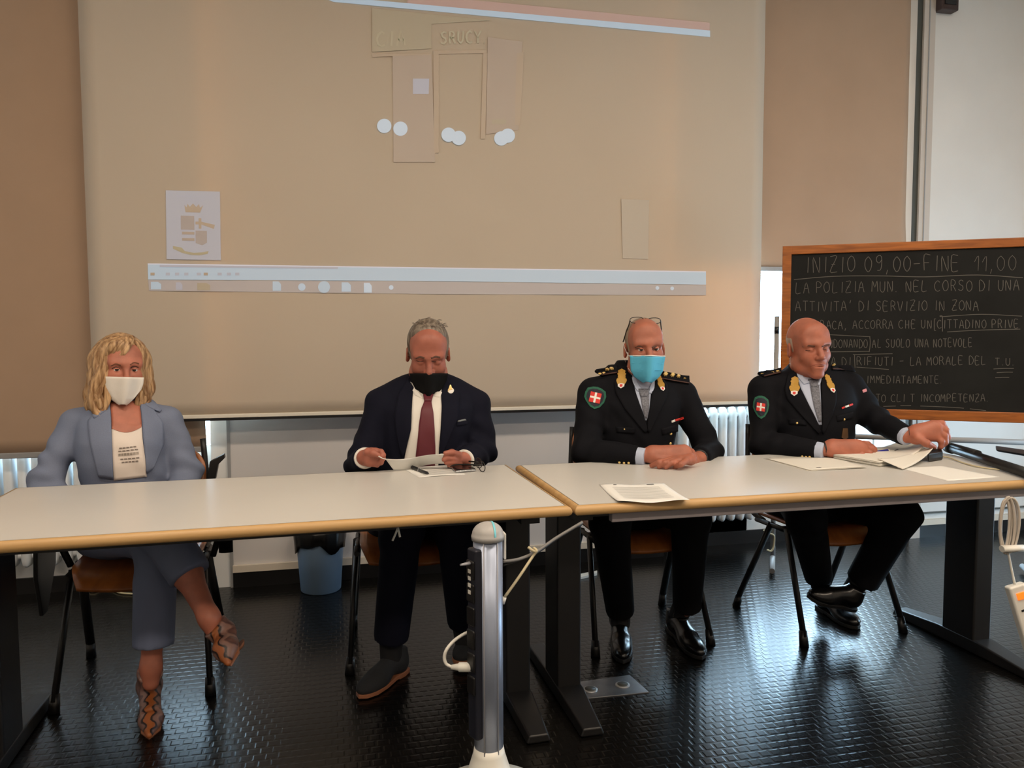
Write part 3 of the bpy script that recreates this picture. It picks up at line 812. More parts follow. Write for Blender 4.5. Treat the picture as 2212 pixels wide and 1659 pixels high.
# cables on the floor behind the woman's chair
for lab, P_ in (('white cable lying in a low arc behind the woman\'s chair, nearest of three', [(180, 1272), (200, 1278), (215, 1272), (222, 1262)]),
                ('white cable curving under the woman\'s plywood seat, thickest of three', [(228, 1262), (245, 1274), (262, 1281), (292, 1283)]),
                ('thin white cable kinked behind the woman\'s shin, smallest of three', [(264, 1258), (270, 1270), (280, 1272), (292, 1262)])):
    tag(MB().tube(spline([atz(x, y, .006) for x, y in P_], 6), .0045, 8).build('floor_cable', m_cyel), lab, 'cable', 'loose cables behind the woman')
pts = [aty(x, y, 3.72) for x, y in ((1650, 1145), (1662, 1152), (1672, 1158), (1671, 1180), (1666, 1190), (1657, 1188))]
tag(MB().tube(spline(pts, 6), .005, 8).build('hanging_cable', m_cyel), 'looped cream cable hanging behind the bald officer\'s chair', 'cable')

# ------------------------------------------------------------------ power strip and coiled cord at the right table leg
LD = 2.62
t = thing('power_strip', 'white power strip with lit orange switch hanging at the right table leg', 'power strip', atd(2200, 1330, LD))
a, b = atd(2192, 1262, LD), atd(2240, 1420, LD)
d = unit(b - a); wdir = unit(np.cross(d, cf)); nd = np.cross(wdir, d)
Rm = np.array([wdir, nd, d]).T
body = MB().box((a + b) / 2, (.062, .035, np.linalg.norm(b - a)), Rm).build('body', m_whitep, t, .008)
fr = -nd if np.dot(nd, cf) > 0 else nd
m_orange = M('lit orange switch', (255, 110, 30), .3, emit=1.2)
MB().box(a + d * .036 + fr * .018, (.03, .006, .024), Rm).build('switch', m_orange, t, .002)
for k in range(3):
    for s in (-1, 1):
        MB().box(a + d * (.085 + .04 * k) + fr * .018 + wdir * .008 * s, (.012, .003, .006), Rm).build('socket_slot', m_blackp, t)
pts = [a, atd(2186, 1235, LD), atd(2178, 1195, LD)]
MB().tube(spline(pts, 5), .004, 8).build('cord', m_whitep, t)
t = thing('coiled_cord', 'bundle of coiled pale cord hanging at the right table leg', 'cord', atd(2175, 1135, LD))
m_cord = M('pale cord', (186, 176, 164), .5)
for k in range(7):
    c0 = atd(2176 + 2 * k - 6, 1135, LD + .006 * (k % 3)); w_, h_ = .022 + .004 * k, .088 + .003 * (k % 4)
    pts = [c0 + wdir * 0 + cr * w_ * math.cos(q) * (.7 + .1 * math.sin(q + k)) + np.array([0, 0, 1]) * h_ * math.sin(q) for q in np.linspace(0, 2 * math.pi, 26)]
    MB().tube(pts, .0042, 7, caps=False).build('cord_loop', m_cord, t)
MB().tube([atd(2164, 1186, LD - .01), atd(2212, 1184, LD - .01)], .016, 10, flat=(1, .7)).build('cord_plug', m_whitep, t)
# ------------------------------------------------------------------ papers and small things on the tables
m_paper = M('paper', (232, 231, 226), .75, var=.01, vscale=5)
m_paper2 = M('paper warm', (226, 222, 212), .75)
m_ink = M('ink', (84, 82, 82), .8); m_inkl = M('pale ink', (168, 166, 162), .8)
def sheet(name, cs, label, z=TZ, nu=14, nv=14, bow=None, th=.0006, mat=None, parent=None, lift=.0008):
    """paper sheet between four table points (a b / d c), optionally bowed"""
    a, b, c, d = [np.array(p, float) for p in cs]; G = []
    for i in range(nv):
        v = i / (nv - 1); row = []
        for j in range(nu):
            u = j / (nu - 1)
            p = (a * (1 - u) + b * u) * (1 - v) + (d * (1 - u) + c * u) * v
            p = p + np.array([0, 0, lift + (bow(u, v) if bow else 0)])
            row.append(p)
        G.append(row)
    o = MB().grid(G, th, (0, 0, -1)).build(name, mat or m_paper, parent)
    if parent is None and label: tag(o, label, 'paper')
    return o, G
def marks(G, lst, mat, parent, name='print_line'):
    G = np.array(G); nv, nu = G.shape[:2]
    def at(u, v):
        x, y = min(u * (nu - 1), nu - 1.001), min(v * (nv - 1), nv - 1.001); i, j = int(y), int(x); fy, fx = y - i, x - j
        return (G[i, j] * (1 - fx) + G[i, j + 1] * fx) * (1 - fy) + (G[i + 1, j] * (1 - fx) + G[i + 1, j + 1] * fx) * fy
    for u0, u1, v0, v1 in lst:
        n = 6; up = np.array([0, 0, .0006])
        g = [[at(u0 + (u1 - u0) * k / n, v) + up for k in range(n + 1)] for v in (v0, v1)]
        MB().grid(g).build(name, mat, parent)
T = lambda x, y: atz(x, y, TZ)
# sheet hanging over the front edge of the right table
t = thing('paper_sheet', 'single printed sheet lying over the front edge of the right table', 'paper', T(1390, 1065))
o, G = sheet('sheet', [T(1294, 1047.5), T(1434, 1046), T(1491, 1086), T(1334, 1088)], None, bow=lambda u, v: .002 * (1 + math.sin(9 * u)) * (1 - v) ** 2 + .005 * v ** 3 * (1 + .8 * math.cos(7 * u)) , parent=t)
marks(G, [(.20, .25, .05, .09), (.71, .82, .05, .09)], m_ink, t)
marks(G, [(.15, .85, v, v + .012) for v in np.linspace(.2, .8, 11)], m_inkl, t)
# printed sheet before the suited man
t = thing('paper_sheet', 'printed sheet under the phone and pen before the suited man', 'paper', T(960, 1018))
o, G = sheet('sheet', [T(868, 1011), T(1010, 1002), T(1044, 1022), T(905, 1032)], None, parent=t, bow=lambda u, v: .002 * math.sin(5 * u) * v)
marks(G, [(.12, .9, v, v + .025) for v in np.linspace(.15, .85, 9)], m_inkl, t)
# pen
t = thing('pen', 'dark pen lying on the printed sheet before the suited man', 'pen', T(908, 1019))
a, b = T(890, 1014) + np.array([0, 0, .008]), T(926, 1027) + np.array([0, 0, .007])
m_penb = M('pen dark', (28, 30, 36), .3); m_chrome = M('chrome', (190, 192, 196), .2, metal=1)
MB().tube([a, a + (b - a) * .9, b], [.0055, .0055, .0015], 12).build('barrel', m_penb, t)
MB().tube([a + (b - a) * .42, a + (b - a) * .47], .0062, 12).build('ring', m_chrome, t)
MB().tube([a + np.array([0, 0, .007]) + (b - a) * .02, a + np.array([0, 0, .007]) + (b - a) * .35], .0014, 8).build('clip', m_penb, t)
# phone
cs = [T(972, 1010), T(1013, 1006.5), T(1029, 1019), T(984, 1022.5)]
t = thing('phone', 'black phone with silver rim lying on the printed sheet', 'phone', sum(cs) / 4)
m_phone = M('phone glass', (14, 14, 18), .12);
MB().prism(cs, (0, 0, .002), (0, 0, .0095)).build('case', m_chrome, t, .003)
cc = sum(cs) / 4
MB().prism([cc + (c - cc) * .95 for c in cs], (0, 0, .009), (0, 0, .0108)).build('screen_glass', m_phone, t, .001)
# folded eyeglasses
m_tort = M('dark spectacle frame', (24, 22, 20), .3)
t = thing('eyeglasses', 'dark-framed reading glasses lying folded behind the phone', 'glasses', T(1035, 1012))
def lensring(c, ax, ay, n=20): return [c + ax * math.cos(q) + ay * math.sin(q) for q in np.linspace(0, 2 * math.pi, n)]
ay_ = np.array([0, .004, .019])
for cx_, cy_ in ((1036, 1003), (1043, 1011)):
    c = T(cx_ - 2, cy_ + 8) + np.array([0, 0, .02])
    rim = lensring(c, unit([.35, -1, 0]) * .024, ay_)
    MB().tube(rim, .0018, 8, caps=False).build('rim', m_tort, t)
    MB().add(rim[:-1], [tuple(range(len(rim) - 1))]).build('lens', m_glass, t)
for (x0, y0, x1, y1, dx) in ((1034, 1012, 962, 1003, .0), (1043, 1018, 967, 1014, .0)):
    p, q = T(x0, y0) + np.array([0, 0, .024]), T(x1, y1) + np.array([0, 0, .012])
    MB().tube(spline([p, p + (q - p) * .45 + np.array([0, 0, .004]), p + (q - p) * .8 + np.array([0, 0, .004]), q - np.array([0, 0, .004])], 6), .002, 8, flat=(1, 1.6)).build('temple', m_tort, t)
# papers of the bald officer: loose sheets, a thick stapled bundle with a lifted page, a white sheet
t = thing('paper_stack', 'low pile of printed sheets left of the bald officer\'s right hand', 'paper', T(1745, 1003))
for k, (dx, dy) in enumerate(((0, 0), (5, -2), (2, 1))):
    o, G = sheet('sheet', [T(1649 + dx * 2.5, 991 + dy), T(1790 + dx, 989 + dy), T(1872 - dx, 1012), T(1746 + dx, 1018 - dx * .2)], None, parent=t, lift=.001 + .0016 * k, mat=m_paper2, bow=lambda u, v: .004 * u * v)
marks(G, [(.22, .30, .86, .90)], m_ink, t)
bnd = [T(1760, 985), T(1985, 972), T(2000, 990), T(1905, 1013)]
t = thing('document_bundle', 'thick bundle of printed documents the bald officer is leafing through', 'documents', sum(bnd) / 4)
A_, B_, C_, D_ = T(1800, 992), T(1968, 966), T(1998, 990), T(1900, 1009)
for k in range(7):
    z = .002 + k * .0032
    sh = np.array([.003 * math.sin(k * 2.1), .004 * math.cos(k * 1.7), 0])
    curl = .02 + .012 * k
    o, G = sheet('sheet', [A_ + sh, B_ + sh, C_ + sh, D_ + sh], None, parent=t, lift=z, th=.0022, mat=m_paper2, bow=lambda u, v, c=curl: c * max(0, u - .55) ** 2 * 2.2)
marks(G, [(.12, .2, .80, .85), (.62, .68, .42, .47)], m_ink, t)
# the page held up by the officer's left hand
hb = [T(1985, 985) + np.array([0, 0, .03])]
lift_pts = []
base0, base1 = T(1905, 1010) + np.array([0, 0, .03]), T(1962, 1016) + np.array([0, 0, .006])
top0, top1 = aty(2012, 962, 2.72), aty(2028, 966, 2.66)
G = []
P0, P1 = T(1895, 1006) + np.array([0, 0, .028]), T(1950, 1016) + np.array([0, 0, .004])
for i in range(14):
    v = i / 13; row = []
    for j in range(8):
        u = j / 7
        lo = P0 * (1 - u) + P1 * u; hi = aty(2000 + 20 * u, 966 - 4 * u, 2.74 - .06 * u)
        mid = (lo + hi) / 2 + np.array([.02, 0, -.022])
        row.append(lo * (1 - v) ** 2 + 2 * mid * v * (1 - v) + hi * v * v)
    G.append(row)
tag(MB().grid(G, .0012, (0, -.5, .5)).build('turned_page', m_paper2, t), label='page held up by the officer')
sheet('paper_sheet', [T(1938, 1010), T(2031, 1006), T(2159, 1030.5), T(2048, 1039)], 'blank white sheet at the right end of the table')
m_blue = M('blue pen', (52, 54, 150), .35)
t = thing('pen', 'blue ballpoint pen under the bald officer\'s hand', 'pen', T(1900, 975))
a, b = aty(1870, 979, 2.80), aty(1918, 973, 2.80)
MB().tube([a, b], .0055, 10).build('barrel', m_blue, t)
MB().tube([b, b + unit(b - a) * .008], [.0055, .003], 10).build('cap', m_whitep, t)
o = MB().prism([aty(1885, 977, 2.90), aty(1925, 972, 2.90), aty(1918, 966, 2.93), aty(1884, 967, 2.93)], (0, 0, 0), (0, 0, .002)).build('paper_slip', m_paper)
tag(o, 'small white paper slip behind the blue pen', 'paper')
# crumpled blue mask lying behind the bundle
m_mblue = M('mask blue', (96, 186, 208), .7, bump=.3, bscale=60)
G = []
for i in range(10):
    row = []
    for j in range(14):
        u, v = j / 13 - .5, i / 9 - .5
        row.append(np.array([2.43 + .13 * u, 2.90 + .06 * v, TZ + .004 + .034 * math.exp(-(u * u * 5 + v * v * 7)) + .005 * math.sin(17 * u) * math.cos(11 * v)]))
    G.append(row)
o = MB().grid(G, .0015, (0, 0, -1)).build('face_mask', m_mblue); tag(o, 'crumpled light blue surgical mask lying behind the documents', 'mask')
# black equipment at the right end of the table
t = thing('adapter_box', 'small black adapter box beside the held-up page', 'adapter', T(2015, 992))
cs = [T(2003, 990), T(2034, 986), T(2036, 994), T(2005, 999)]
MB().prism(cs, (0, 0, .001), (0, 0, .036)).build('case', m_blackp, t, .006)
MB().tube(spline([T(2036, 990) + np.array([0, 0, .008]), T(2052, 992) + np.array([0, 0, .006]), T(2075, 1000) + np.array([0, 0, .004]), T(2110, 1010) + np.array([0, 0, .004]), T(2160, 1017) + np.array([0, 0, .004])], 6), .003, 8).build('cord', m_cyel, t)
t = thing('microphone_stand', 'long folded black stand lying along the right end of the table', 'stand', T(2120, 1010))
a, b = aty(2050, 979, 2.80), T(2236, 1040) + np.array([0, 0, .02])
a[2] = TZ + .024
d = b - a
MB().tube([a, b], .0185, 14).build('main_tube', m_blackp, t)
MB().tube([a + d * .0 + np.array([0, 0, .012]), a + d * .38 + np.array([0, 0, .016])], .013, 10, flat=(1.2, .8)).build('clamp_rail', m_blackp, t)
MB().tube([a + d * .10 + np.array([.0, .03, .02]), a + np.array([-.03, .07, .075])], .006, 10).build('lever', m_dgrey, t)
MB().tube([a - unit(d) * .012, a + unit(d) * .03], .023, 14).build('end_collar', m_blackp, t)
t = thing('equipment_case', 'black equipment case edge standing at the far right of the table', 'case', T(2190, 1000))
p = aty(2150, 976, 2.78); q_ = aty(2260, 1000, 2.60)
MB().add([(p[0], p[1], TZ + .01), (q_[0], q_[1], TZ + .0), (q_[0] + .12, q_[1] + .1, TZ + .0), (p[0] + .1, p[1] + .1, TZ + .01),
          (p[0] + .012, p[1], p[2]), (q_[0], q_[1], q_[2] + .012), (q_[0] + .12, q_[1] + .1, q_[2] + .012), (p[0] + .1, p[1] + .1, p[2])],
         [(3, 2, 1, 0), (4, 5, 6, 7), (0, 1, 5, 4), (1, 2, 6, 5), (2, 3, 7, 6), (3, 0, 4, 7)]).build('body', m_blackp, t, .006)
# ------------------------------------------------------------------ implicit-surface modelling for the people
class Field:
    """signed distance sampled on a rectilinear grid that is finer where needed"""
    def __init__(s, lo, hi, step, fine=()):
        s.ax = []
        for a in range(3):
            x = lo[a]; out = [x]
            while x < hi[a]:
                st = step
                for f in fine:
                    if f[0][a] <= x < f[1][a]: st = min(st, f[2])
                    elif x < f[0][a] < x + st: st = max(f[0][a] - x, f[2])
                x += st; out.append(x)
            s.ax.append(np.array(out, np.float32))
        s.D = np.full([len(a) for a in s.ax], 9.0, np.float32)
    def win(s, lo, hi):
        w = []
        for a in range(3):
            i = max(0, int(np.searchsorted(s.ax[a], lo[a])) - 1); j = min(len(s.ax[a]), int(np.searchsorted(s.ax[a], hi[a])) + 1)
            w.append(slice(i, max(j, i)))
        return tuple(w)
    def pts(s, w):
        return s.ax[0][w[0]][:, None, None], s.ax[1][w[1]][None, :, None], s.ax[2][w[2]][None, None, :]
    def add(s, prim, k=0.01, m=None):
        fn, lo, hi = prim; m = (k + .02) if m is None else m
        w = s.win(np.array(lo) - m, np.array(hi) + m)
        if any(q.stop <= q.start for q in w): return s
        b = fn(*s.pts(w)); a = s.D[w]
        if k > 1e-5:
            h = np.clip(.5 + .5 * (b - a) / k, 0, 1); s.D[w] = b * (1 - h) + a * h - k * h * (1 - h)
        else: s.D[w] = np.minimum(a, b)
        return s
    def cut(s, prim, k=0.005):
        fn, lo, hi = prim; m = k + .01
        w = s.win(np.array(lo) - m, np.array(hi) + m)
        if any(q.stop <= q.start for q in w): return s
        b = -fn(*s.pts(w)); a = s.D[w]
        h = np.clip(.5 - .5 * (b - a) / k, 0, 1); s.D[w] = b * (1 - h) + a * h + k * h * (1 - h)
        return s
    def folds(s, c, r, amp, fn):
        c = np.array(c, float); w = s.win(c - r, c + r); X, Y, Z = s.pts(w)
        q = np.clip(1 - ((X - c[0]) ** 2 + (Y - c[1]) ** 2 + (Z - c[2]) ** 2) / (r * r), 0, 1)
        s.D[w] += (amp * q * fn(X, Y, Z)).astype(np.float32)
        return s
    def mesh(s, name, smooth=0):
        D = s.D; ins = D < 0
        nz = np.nonzero(ins)
        lo = [max(0, int(n.min()) - 1) for n in nz]; hi = [int(n.max()) + 3 for n in nz]
        D = D[lo[0]:hi[0], lo[1]:hi[1], lo[2]:hi[2]]; ax = [s.ax[i][lo[i]:hi[i]] for i in range(3)]
        ins = D < 0
        n = np.zeros([d - 1 for d in D.shape], np.uint8)
        for dx in (0, 1):
            for dy in (0, 1):
                for dz in (0, 1):
                    n += ins[dx:D.shape[0] - 1 + dx, dy:D.shape[1] - 1 + dy, dz:D.shape[2] - 1 + dz]
        ci, cj, ck = np.nonzero((n > 0) & (n < 8))
        idx = np.full(n.shape, -1, np.int32); idx[ci, cj, ck] = np.arange(len(ci))
        acc = np.zeros((len(ci), 3)); cnt = np.zeros(len(ci))
        for axis in range(3):
            o = [a for a in range(3) if a != axis]
            for p in (0, 1):
                for q in (0, 1):
                    d0 = [0, 0, 0]; d0[o[0]] = p; d0[o[1]] = q; d1 = list(d0); d1[axis] = 1
                    va = D[ci + d0[0], cj + d0[1], ck + d0[2]]; vb = D[ci + d1[0], cj + d1[1], ck + d1[2]]
                    c = (va < 0) != (vb < 0); t = np.where(c, va / np.where(c, va - vb, 1), 0)
                    P = [ax[0][ci + d0[0]], ax[1][cj + d0[1]], ax[2][ck + d0[2]]]
                    Q = [ax[0][ci + d1[0]], ax[1][cj + d1[1]], ax[2][ck + d1[2]]]
                    for a in range(3): acc[:, a] += np.where(c, P[a] + t * (Q[a] - P[a]), 0)
                    cnt += c
        V = acc / cnt[:, None]
        Q = []
        for axis in range(3):
            o = [(axis + 1) % 3, (axis + 2) % 3]
            s0 = [slice(0, d) for d in D.shape]; s1 = list(s0); s0[axis] = slice(0, -1); s1[axis] = slice(1, None)
            e0, e1 = ins[tuple(s0)], ins[tuple(s1)]
            E = np.array(np.nonzero(e0 != e1)).T
            ok = np.ones(len(E), bool)
            for a in o: ok &= (E[:, a] >= 1) & (E[:, a] < n.shape[a])
            E = E[ok]; flip = e0[tuple(E.T)]
            def cell(da, db):
                C = E.copy(); C[:, o[0]] -= da; C[:, o[1]] -= db; return idx[tuple(C.T)]
            q = np.stack([cell(1, 1), cell(0, 1), cell(0, 0), cell(1, 0)], 1)
            q[~flip] = q[~flip][:, ::-1]
            Q.append(q)
        Q = np.concatenate(Q); Q = Q[(Q >= 0).all(1)]
        for _ in range(smooth):
            S = np.zeros_like(V); c = np.zeros(len(V))
            for a, b in ((0, 1), (1, 2), (2, 3), (3, 0)):
                np.add.at(S, Q[:, a], V[Q[:, b]]); np.add.at(S, Q[:, b], V[Q[:, a]])
                np.add.at(c, Q[:, a], 1); np.add.at(c, Q[:, b], 1)
            V = V * .4 + .6 * S / np.maximum(c, 1)[:, None]
        me = bpy.data.meshes.new(name)
        me.vertices.add(len(V)); me.vertices.foreach_set('co', V.astype(np.float32).ravel())
        me.loops.add(4 * len(Q)); me.loops.foreach_set('vertex_index', Q.astype(np.int32).ravel())
        me.polygons.add(len(Q)); me.polygons.foreach_set('loop_start', np.arange(0, 4 * len(Q), 4, dtype=np.int32))
        me.polygons.foreach_set('use_smooth', np.ones(len(Q), bool))
        me.update(calc_edges=True)
        return me, BVHTree.FromPolygons(V.tolist(), Q.tolist())

def cone(a, b, ra, rb, flat_end=False, flat_start=False):
    a = np.array(a, float); b = np.array(b, float); d = b - a; L2 = float(d @ d) + 1e-12; u = d / math.sqrt(L2)
    def fn(X, Y, Z):
        px, py, pz = X - a[0], Y - a[1], Z - a[2]
        s = (px * d[0] + py * d[1] + pz * d[2]) / L2; t = np.clip(s, 0, 1)
        q = np.sqrt((px - t * d[0]) ** 2 + (py - t * d[1]) ** 2 + (pz - t * d[2]) ** 2) - (ra + (rb - ra) * t)
        if flat_end: q = np.maximum(q, (s - 1) * math.sqrt(L2))
        if flat_start: q = np.maximum(q, -s * math.sqrt(L2))
        return q
    r = max(ra, rb); return fn, np.minimum(a, b) - r, np.maximum(a, b) + r
def ell(c, r, R=None):
    c = np.array(c, float); r = np.array(r, float); R = np.eye(3) if R is None else np.array(R)
    def fn(X, Y, Z):
        p = [X - c[0], Y - c[1], Z - c[2]]
        q = [p[0] * R[0, i] + p[1] * R[1, i] + p[2] * R[2, i] for i in range(3)]
        k0 = np.sqrt(sum((q[i] / r[i]) ** 2 for i in range(3))); k1 = np.sqrt(sum((q[i] / r[i] ** 2) ** 2 for i in range(3)))
        return k0 * (k0 - 1) / np.maximum(k1, 1e-6)
    m = r.max(); return fn, c - m, c + m
def rbox(c, hs, rad, R=None):
    c = np.array(c, float); R = np.eye(3) if R is None else np.array(R)
    def fn(X, Y, Z):
        p = [X - c[0], Y - c[1], Z - c[2]]
        q = [np.abs(p[0] * R[0, i] + p[1] * R[1, i] + p[2] * R[2, i]) - (hs[i] - rad) for i in range(3)]
        return np.sqrt(sum(np.maximum(v, 0) ** 2 for v in q)) + np.minimum(np.maximum(np.maximum(q[0], q[1]), q[2]), 0) - rad
    m = float(np.linalg.norm(hs)); return fn, c - m, c + m
def loft(org, yaw, prof, grow=0.0, pw=2.3, zmin=None, zmax=None):
    """upright body section: rows (z, dx, dy, half width, half depth) in a frame turned by yaw"""
    A = np.array(prof, float); zz = A[:, 0]; cy, sy = math.cos(yaw), math.sin(yaw)
    z0 = zz[0] if zmin is None else zmin; z1 = zz[-1] if zmax is None else zmax
    fine = np.linspace(zz[0], zz[-1], 160); B = [np.interp(fine, zz, A[:, i]) for i in range(1, 5)]
    ker = np.hanning(13); ker /= ker.sum()
    B = [np.convolve(np.pad(b, 6, 'edge'), ker, 'valid') for b in B]
    def fn(X, Y, Z):
        f = lambda b: np.interp(Z.ravel(), fine, b).reshape(Z.shape)
        dx, dy, a, b = [f(q) for q in B]; a = a + grow; b = b + grow
        px, py = X - org[0], Y - org[1]
        lx = px * cy + py * sy - dx; ly = -px * sy + py * cy - dy
        q = (np.abs(lx / a) ** pw + np.abs(ly / b) ** pw) ** (1 / pw)
        d = (q - 1) * np.minimum(a, b)
        return np.maximum(np.maximum(d, z0 - grow * .5 - Z), Z - z1 - grow * .5)
    m = A[:, 3:].max() + np.abs(A[:, 1:3]).max() + grow
    return fn, (org[0] - m, org[1] - m, z0 - grow), (org[0] + m, org[1] + m, z1 + grow)
def halfspace(p, n, r=.12):
    p = np.array(p, float); n = unit(n)
    return (lambda X, Y, Z: -((X - p[0]) * n[0] + (Y - p[1]) * n[1] + (Z - p[2]) * n[2])), p - r, p + r

# ------------------------------------------------------------------ cloth and badge patches laid on a garment by casting rays
def castd(bvh, x, y):
    d = ray(x, y); n = np.linalg.norm(d)
    h = bvh.ray_cast(Vector(tuple(CAM)), Vector(tuple(d / n)))
    return (h[3] / n, np.array(h[1])) if h[0] is not None else (None, None)
def castp(bvh, x, y, Y=3.1):
    t, n = castd(bvh, x, y)
    if t is None: return aty(x, y, Y), -unit(ray(x, y))
    return CAM + ray(x, y) * t, n
def resample(P, n):
    P = np.array(P, float); s = np.r_[0, np.cumsum(np.linalg.norm(np.diff(P, axis=0), axis=1))]
    q = np.linspace(0, s[-1], n); return np.stack([np.interp(q, s, P[:, i]) for i in range(P.shape[1])], 1)
def patch_grid(bvh, L, R, nu, nv, off, blur=1, tent=0, hang=None):
    L, R = resample(L, nv), resample(R, nv)
    XY = np.array([[L[i] * (1 - j / (nu - 1)) + R[i] * j / (nu - 1) for j in range(nu)] for i in range(nv)])
    T_ = np.full((nv, nu), np.nan)
    for i in range(nv):
        for j in range(nu):
            t, _ = castd(bvh, *XY[i, j])
            if t is not None: T_[i, j] = t
    med = np.nanmedian(T_) if np.isfinite(T_).any() else 3.0
    T_[np.abs(T_ - med) > .16] = np.nan
    for _ in range(nu + nv):
        bad = np.isnan(T_)
        if not bad.any(): break
        P = np.pad(T_, 1, constant_values=np.nan)
        nb = np.stack([P[:-2, 1:-1], P[2:, 1:-1], P[1:-1, :-2], P[1:-1, 2:]])
        with np.errstate(all='ignore'):
            import warnings
            with warnings.catch_warnings():
                warnings.simplefilter('ignore'); mval = np.nanmean(nb, 0)
        T_[bad] = mval[bad]
    T_[np.isnan(T_)] = med
    def blr(A):
        P = np.pad(A, 1, 'edge'); return (P[:-2, 1:-1] + P[2:, 1:-1] + P[1:-1, :-2] + P[1:-1, 2:] + 2 * A) / 6
    for _ in range(tent): T_ = np.minimum(T_, blr(T_))
    if hang is not None:
        for i in range(1, nv): T_[i] = np.minimum(T_[i], T_[i - 1] + hang)
    for _ in range(blur): T_ = blr(T_)
    G = np.array([[CAM + ray(*XY[i, j]) * T_[i, j] for j in range(nu)] for i in range(nv)])
    du = np.gradient(G, axis=1); dv = np.gradient(G, axis=0); N = np.cross(du, dv)
    N /= np.linalg.norm(N, axis=2)[..., None] + 1e-12
    toC = CAM - G; sgn = np.sign((N * toC).sum(2))[..., None]; N = N * sgn
    # lean the offset toward the viewer side so grazing patches stay attached
    return G + N * off, N
def patch(name, bvh, L, R, off, th, mat, parent, nu=8, nv=14, blur=1, tent=0, hang=None):
    G, N = patch_grid(bvh, L, R, nu, nv, off, blur, tent, hang)
    return MB().grid(G, th, -N).build(name, mat, parent)
def decal(name, bvh, poly, off, th, mat, parent, rings=3):
    P = np.array(poly, float); c = P.mean(0); n = len(P); V = []; N = []
    for r in np.linspace(1, 0, rings + 1)[:-1]:
        for p in P:
            q, nn = castp(bvh, *(c + (p - c) * r)); V.append(q); N.append(nn)
    q, nn = castp(bvh, *c); V.append(q); N.append(nn)
    V = np.array(V); N = np.array(N)
    d = np.linalg.norm(V - CAM, axis=1); md = np.median(d); bad = np.abs(d - md) > .08
    V[bad] = CAM + (V[bad] - CAM) * (md / d[bad])[:, None]
    nm = unit(N.mean(0)); N = N * .35 + nm * .65
    A = V + N * off; B = V + N * (off - th); m = len(V)
    Fc = []
    for r in range(rings - 1):
        for i in range(n): Fc.append((r * n + i, r * n + (i + 1) % n, (r + 1) * n + (i + 1) % n, (r + 1) * n + i))
    for i in range(n): Fc.append(((rings - 1) * n + i, (rings - 1) * n + (i + 1) % n, rings * n))
    Fc += [tuple(m + v for v in f[::-1]) for f in Fc] + [(i, m + i, m + (i + 1) % n, (i + 1) % n) for i in range(n)]
    return MB().add(list(A) + list(B), Fc).build(name, mat, parent)
def button(name, bvh, x, y, r, mat, parent, dome=.5):
    p, n = castp(bvh, x, y); n = unit(n * .5 - unit(ray(x, y)) * .5)
    a = unit(np.cross(n, (0, 0, 1))); R = np.array([a, np.cross(n, a), n]).T
    return MB().lathe([(r, 0), (r, .0015), (r * .8, .0015 + r * dome * .6), (r * .4, .0015 + r * dome), (r * .05, .0015 + r * dome * 1.05)], p, 16, R).build(name, mat, parent)
def tubecast(name, bvh, pts, r, mat, parent, off=.001, n=6, flat=None):
    P = []
    for x, y in pts:
        p, nn = castp(bvh, x, y); P.append(p + nn * off)
    return MB().tube(spline(P, 4) if len(P) > 2 else P, r, n, flat=flat).build(name, mat, parent)
# ------------------------------------------------------------------ people
def skin(name, rgb): return M(name, rgb, .52, var=.15, vscale=22, bump=.12, bscale=300, sub=.12)
m_skin1 = skin('skin woman', (176, 108, 86)); m_skin2 = skin('skin suited man', (164, 98, 80))
m_skin3 = skin('skin masked officer', (166, 100, 78)); m_skin4 = skin('skin bald officer', (168, 100, 78))
m_eye = M('eye white', (214, 204, 196), .15); m_iris = M('iris', (38, 28, 24), .1)
m_lip = M('lips', (158, 88, 74), .5); m_brow1 = M('brow brown', (112, 70, 50), .9); m_brow2 = M('brow dark', (88, 60, 48), .9)
m_lash = M('lash line', (62, 36, 30), .9)
m_uni = M('uniform navy', (8, 9, 16), .85, spec=.2, bump=.25, bscale=900)
m_unit = M('uniform trousers', (7, 7, 12), .88, spec=.2, bump=.2, bscale=900)
m_suit = M('suit navy', (12, 14, 30), .85, spec=.2, bump=.25, bscale=900)
m_blazer = M('blue grey blazer', (112, 122, 146), .75, var=.05, vscale=300, bump=.3, bscale=700)
m_btrous = M('blue grey trousers', (108, 118, 146), .75, bump=.3, bscale=700)
m_shirtw = M('white shirt', (220, 216, 208), .7, bump=.1, bscale=600); m_shirtb = M('pale blue shirt', (176, 186, 208), .7, bump=.1, bscale=600)
m_tee = M('cream top', (226, 214, 204), .75, bump=.1, bscale=500)
m_maroon = M('maroon tie', (92, 26, 38), .55, bump=.2, bscale=700); m_gtie = M('grey patterned tie', (100, 102, 112), .6, var=.45, vscale=160, bump=.2, bscale=500)
m_gold = M('gold thread', (182, 140, 54), .45, metal=.1, bump=.6, bscale=350); m_goldb = M('gold button', (238, 206, 132), .3, metal=.25)
m_green = M('green embroidery', (22, 92, 70), .7, bump=.5, bscale=500); m_red = M('badge red', (206, 50, 42), .7); m_wht = M('badge white', (232, 228, 222), .7)
m_navyb = M('badge navy', (16, 20, 38), .7)
m_shoeb = M('polished black leather', (9, 9, 10), .26, coat=.15); m_suede = M('dark suede', (34, 36, 40), .9, bump=.3, bscale=500)
m_soleb = M('black sole', (14, 13, 13), .6); m_solet = M('tan sole', (150, 96, 66), .6); m_sock = M('dark sock', (18, 18, 22), .9)
m_maskw = M('white cloth mask', (228, 222, 214), .75, bump=.15, bscale=300); m_maskb = M('blue surgical mask', (84, 178, 212), .7, bump=.15, bscale=300)
m_maskk = M('black cloth mask', (8, 8, 9), .85, spec=.2); m_wstrap = M('mask strap', (226, 224, 220), .7)
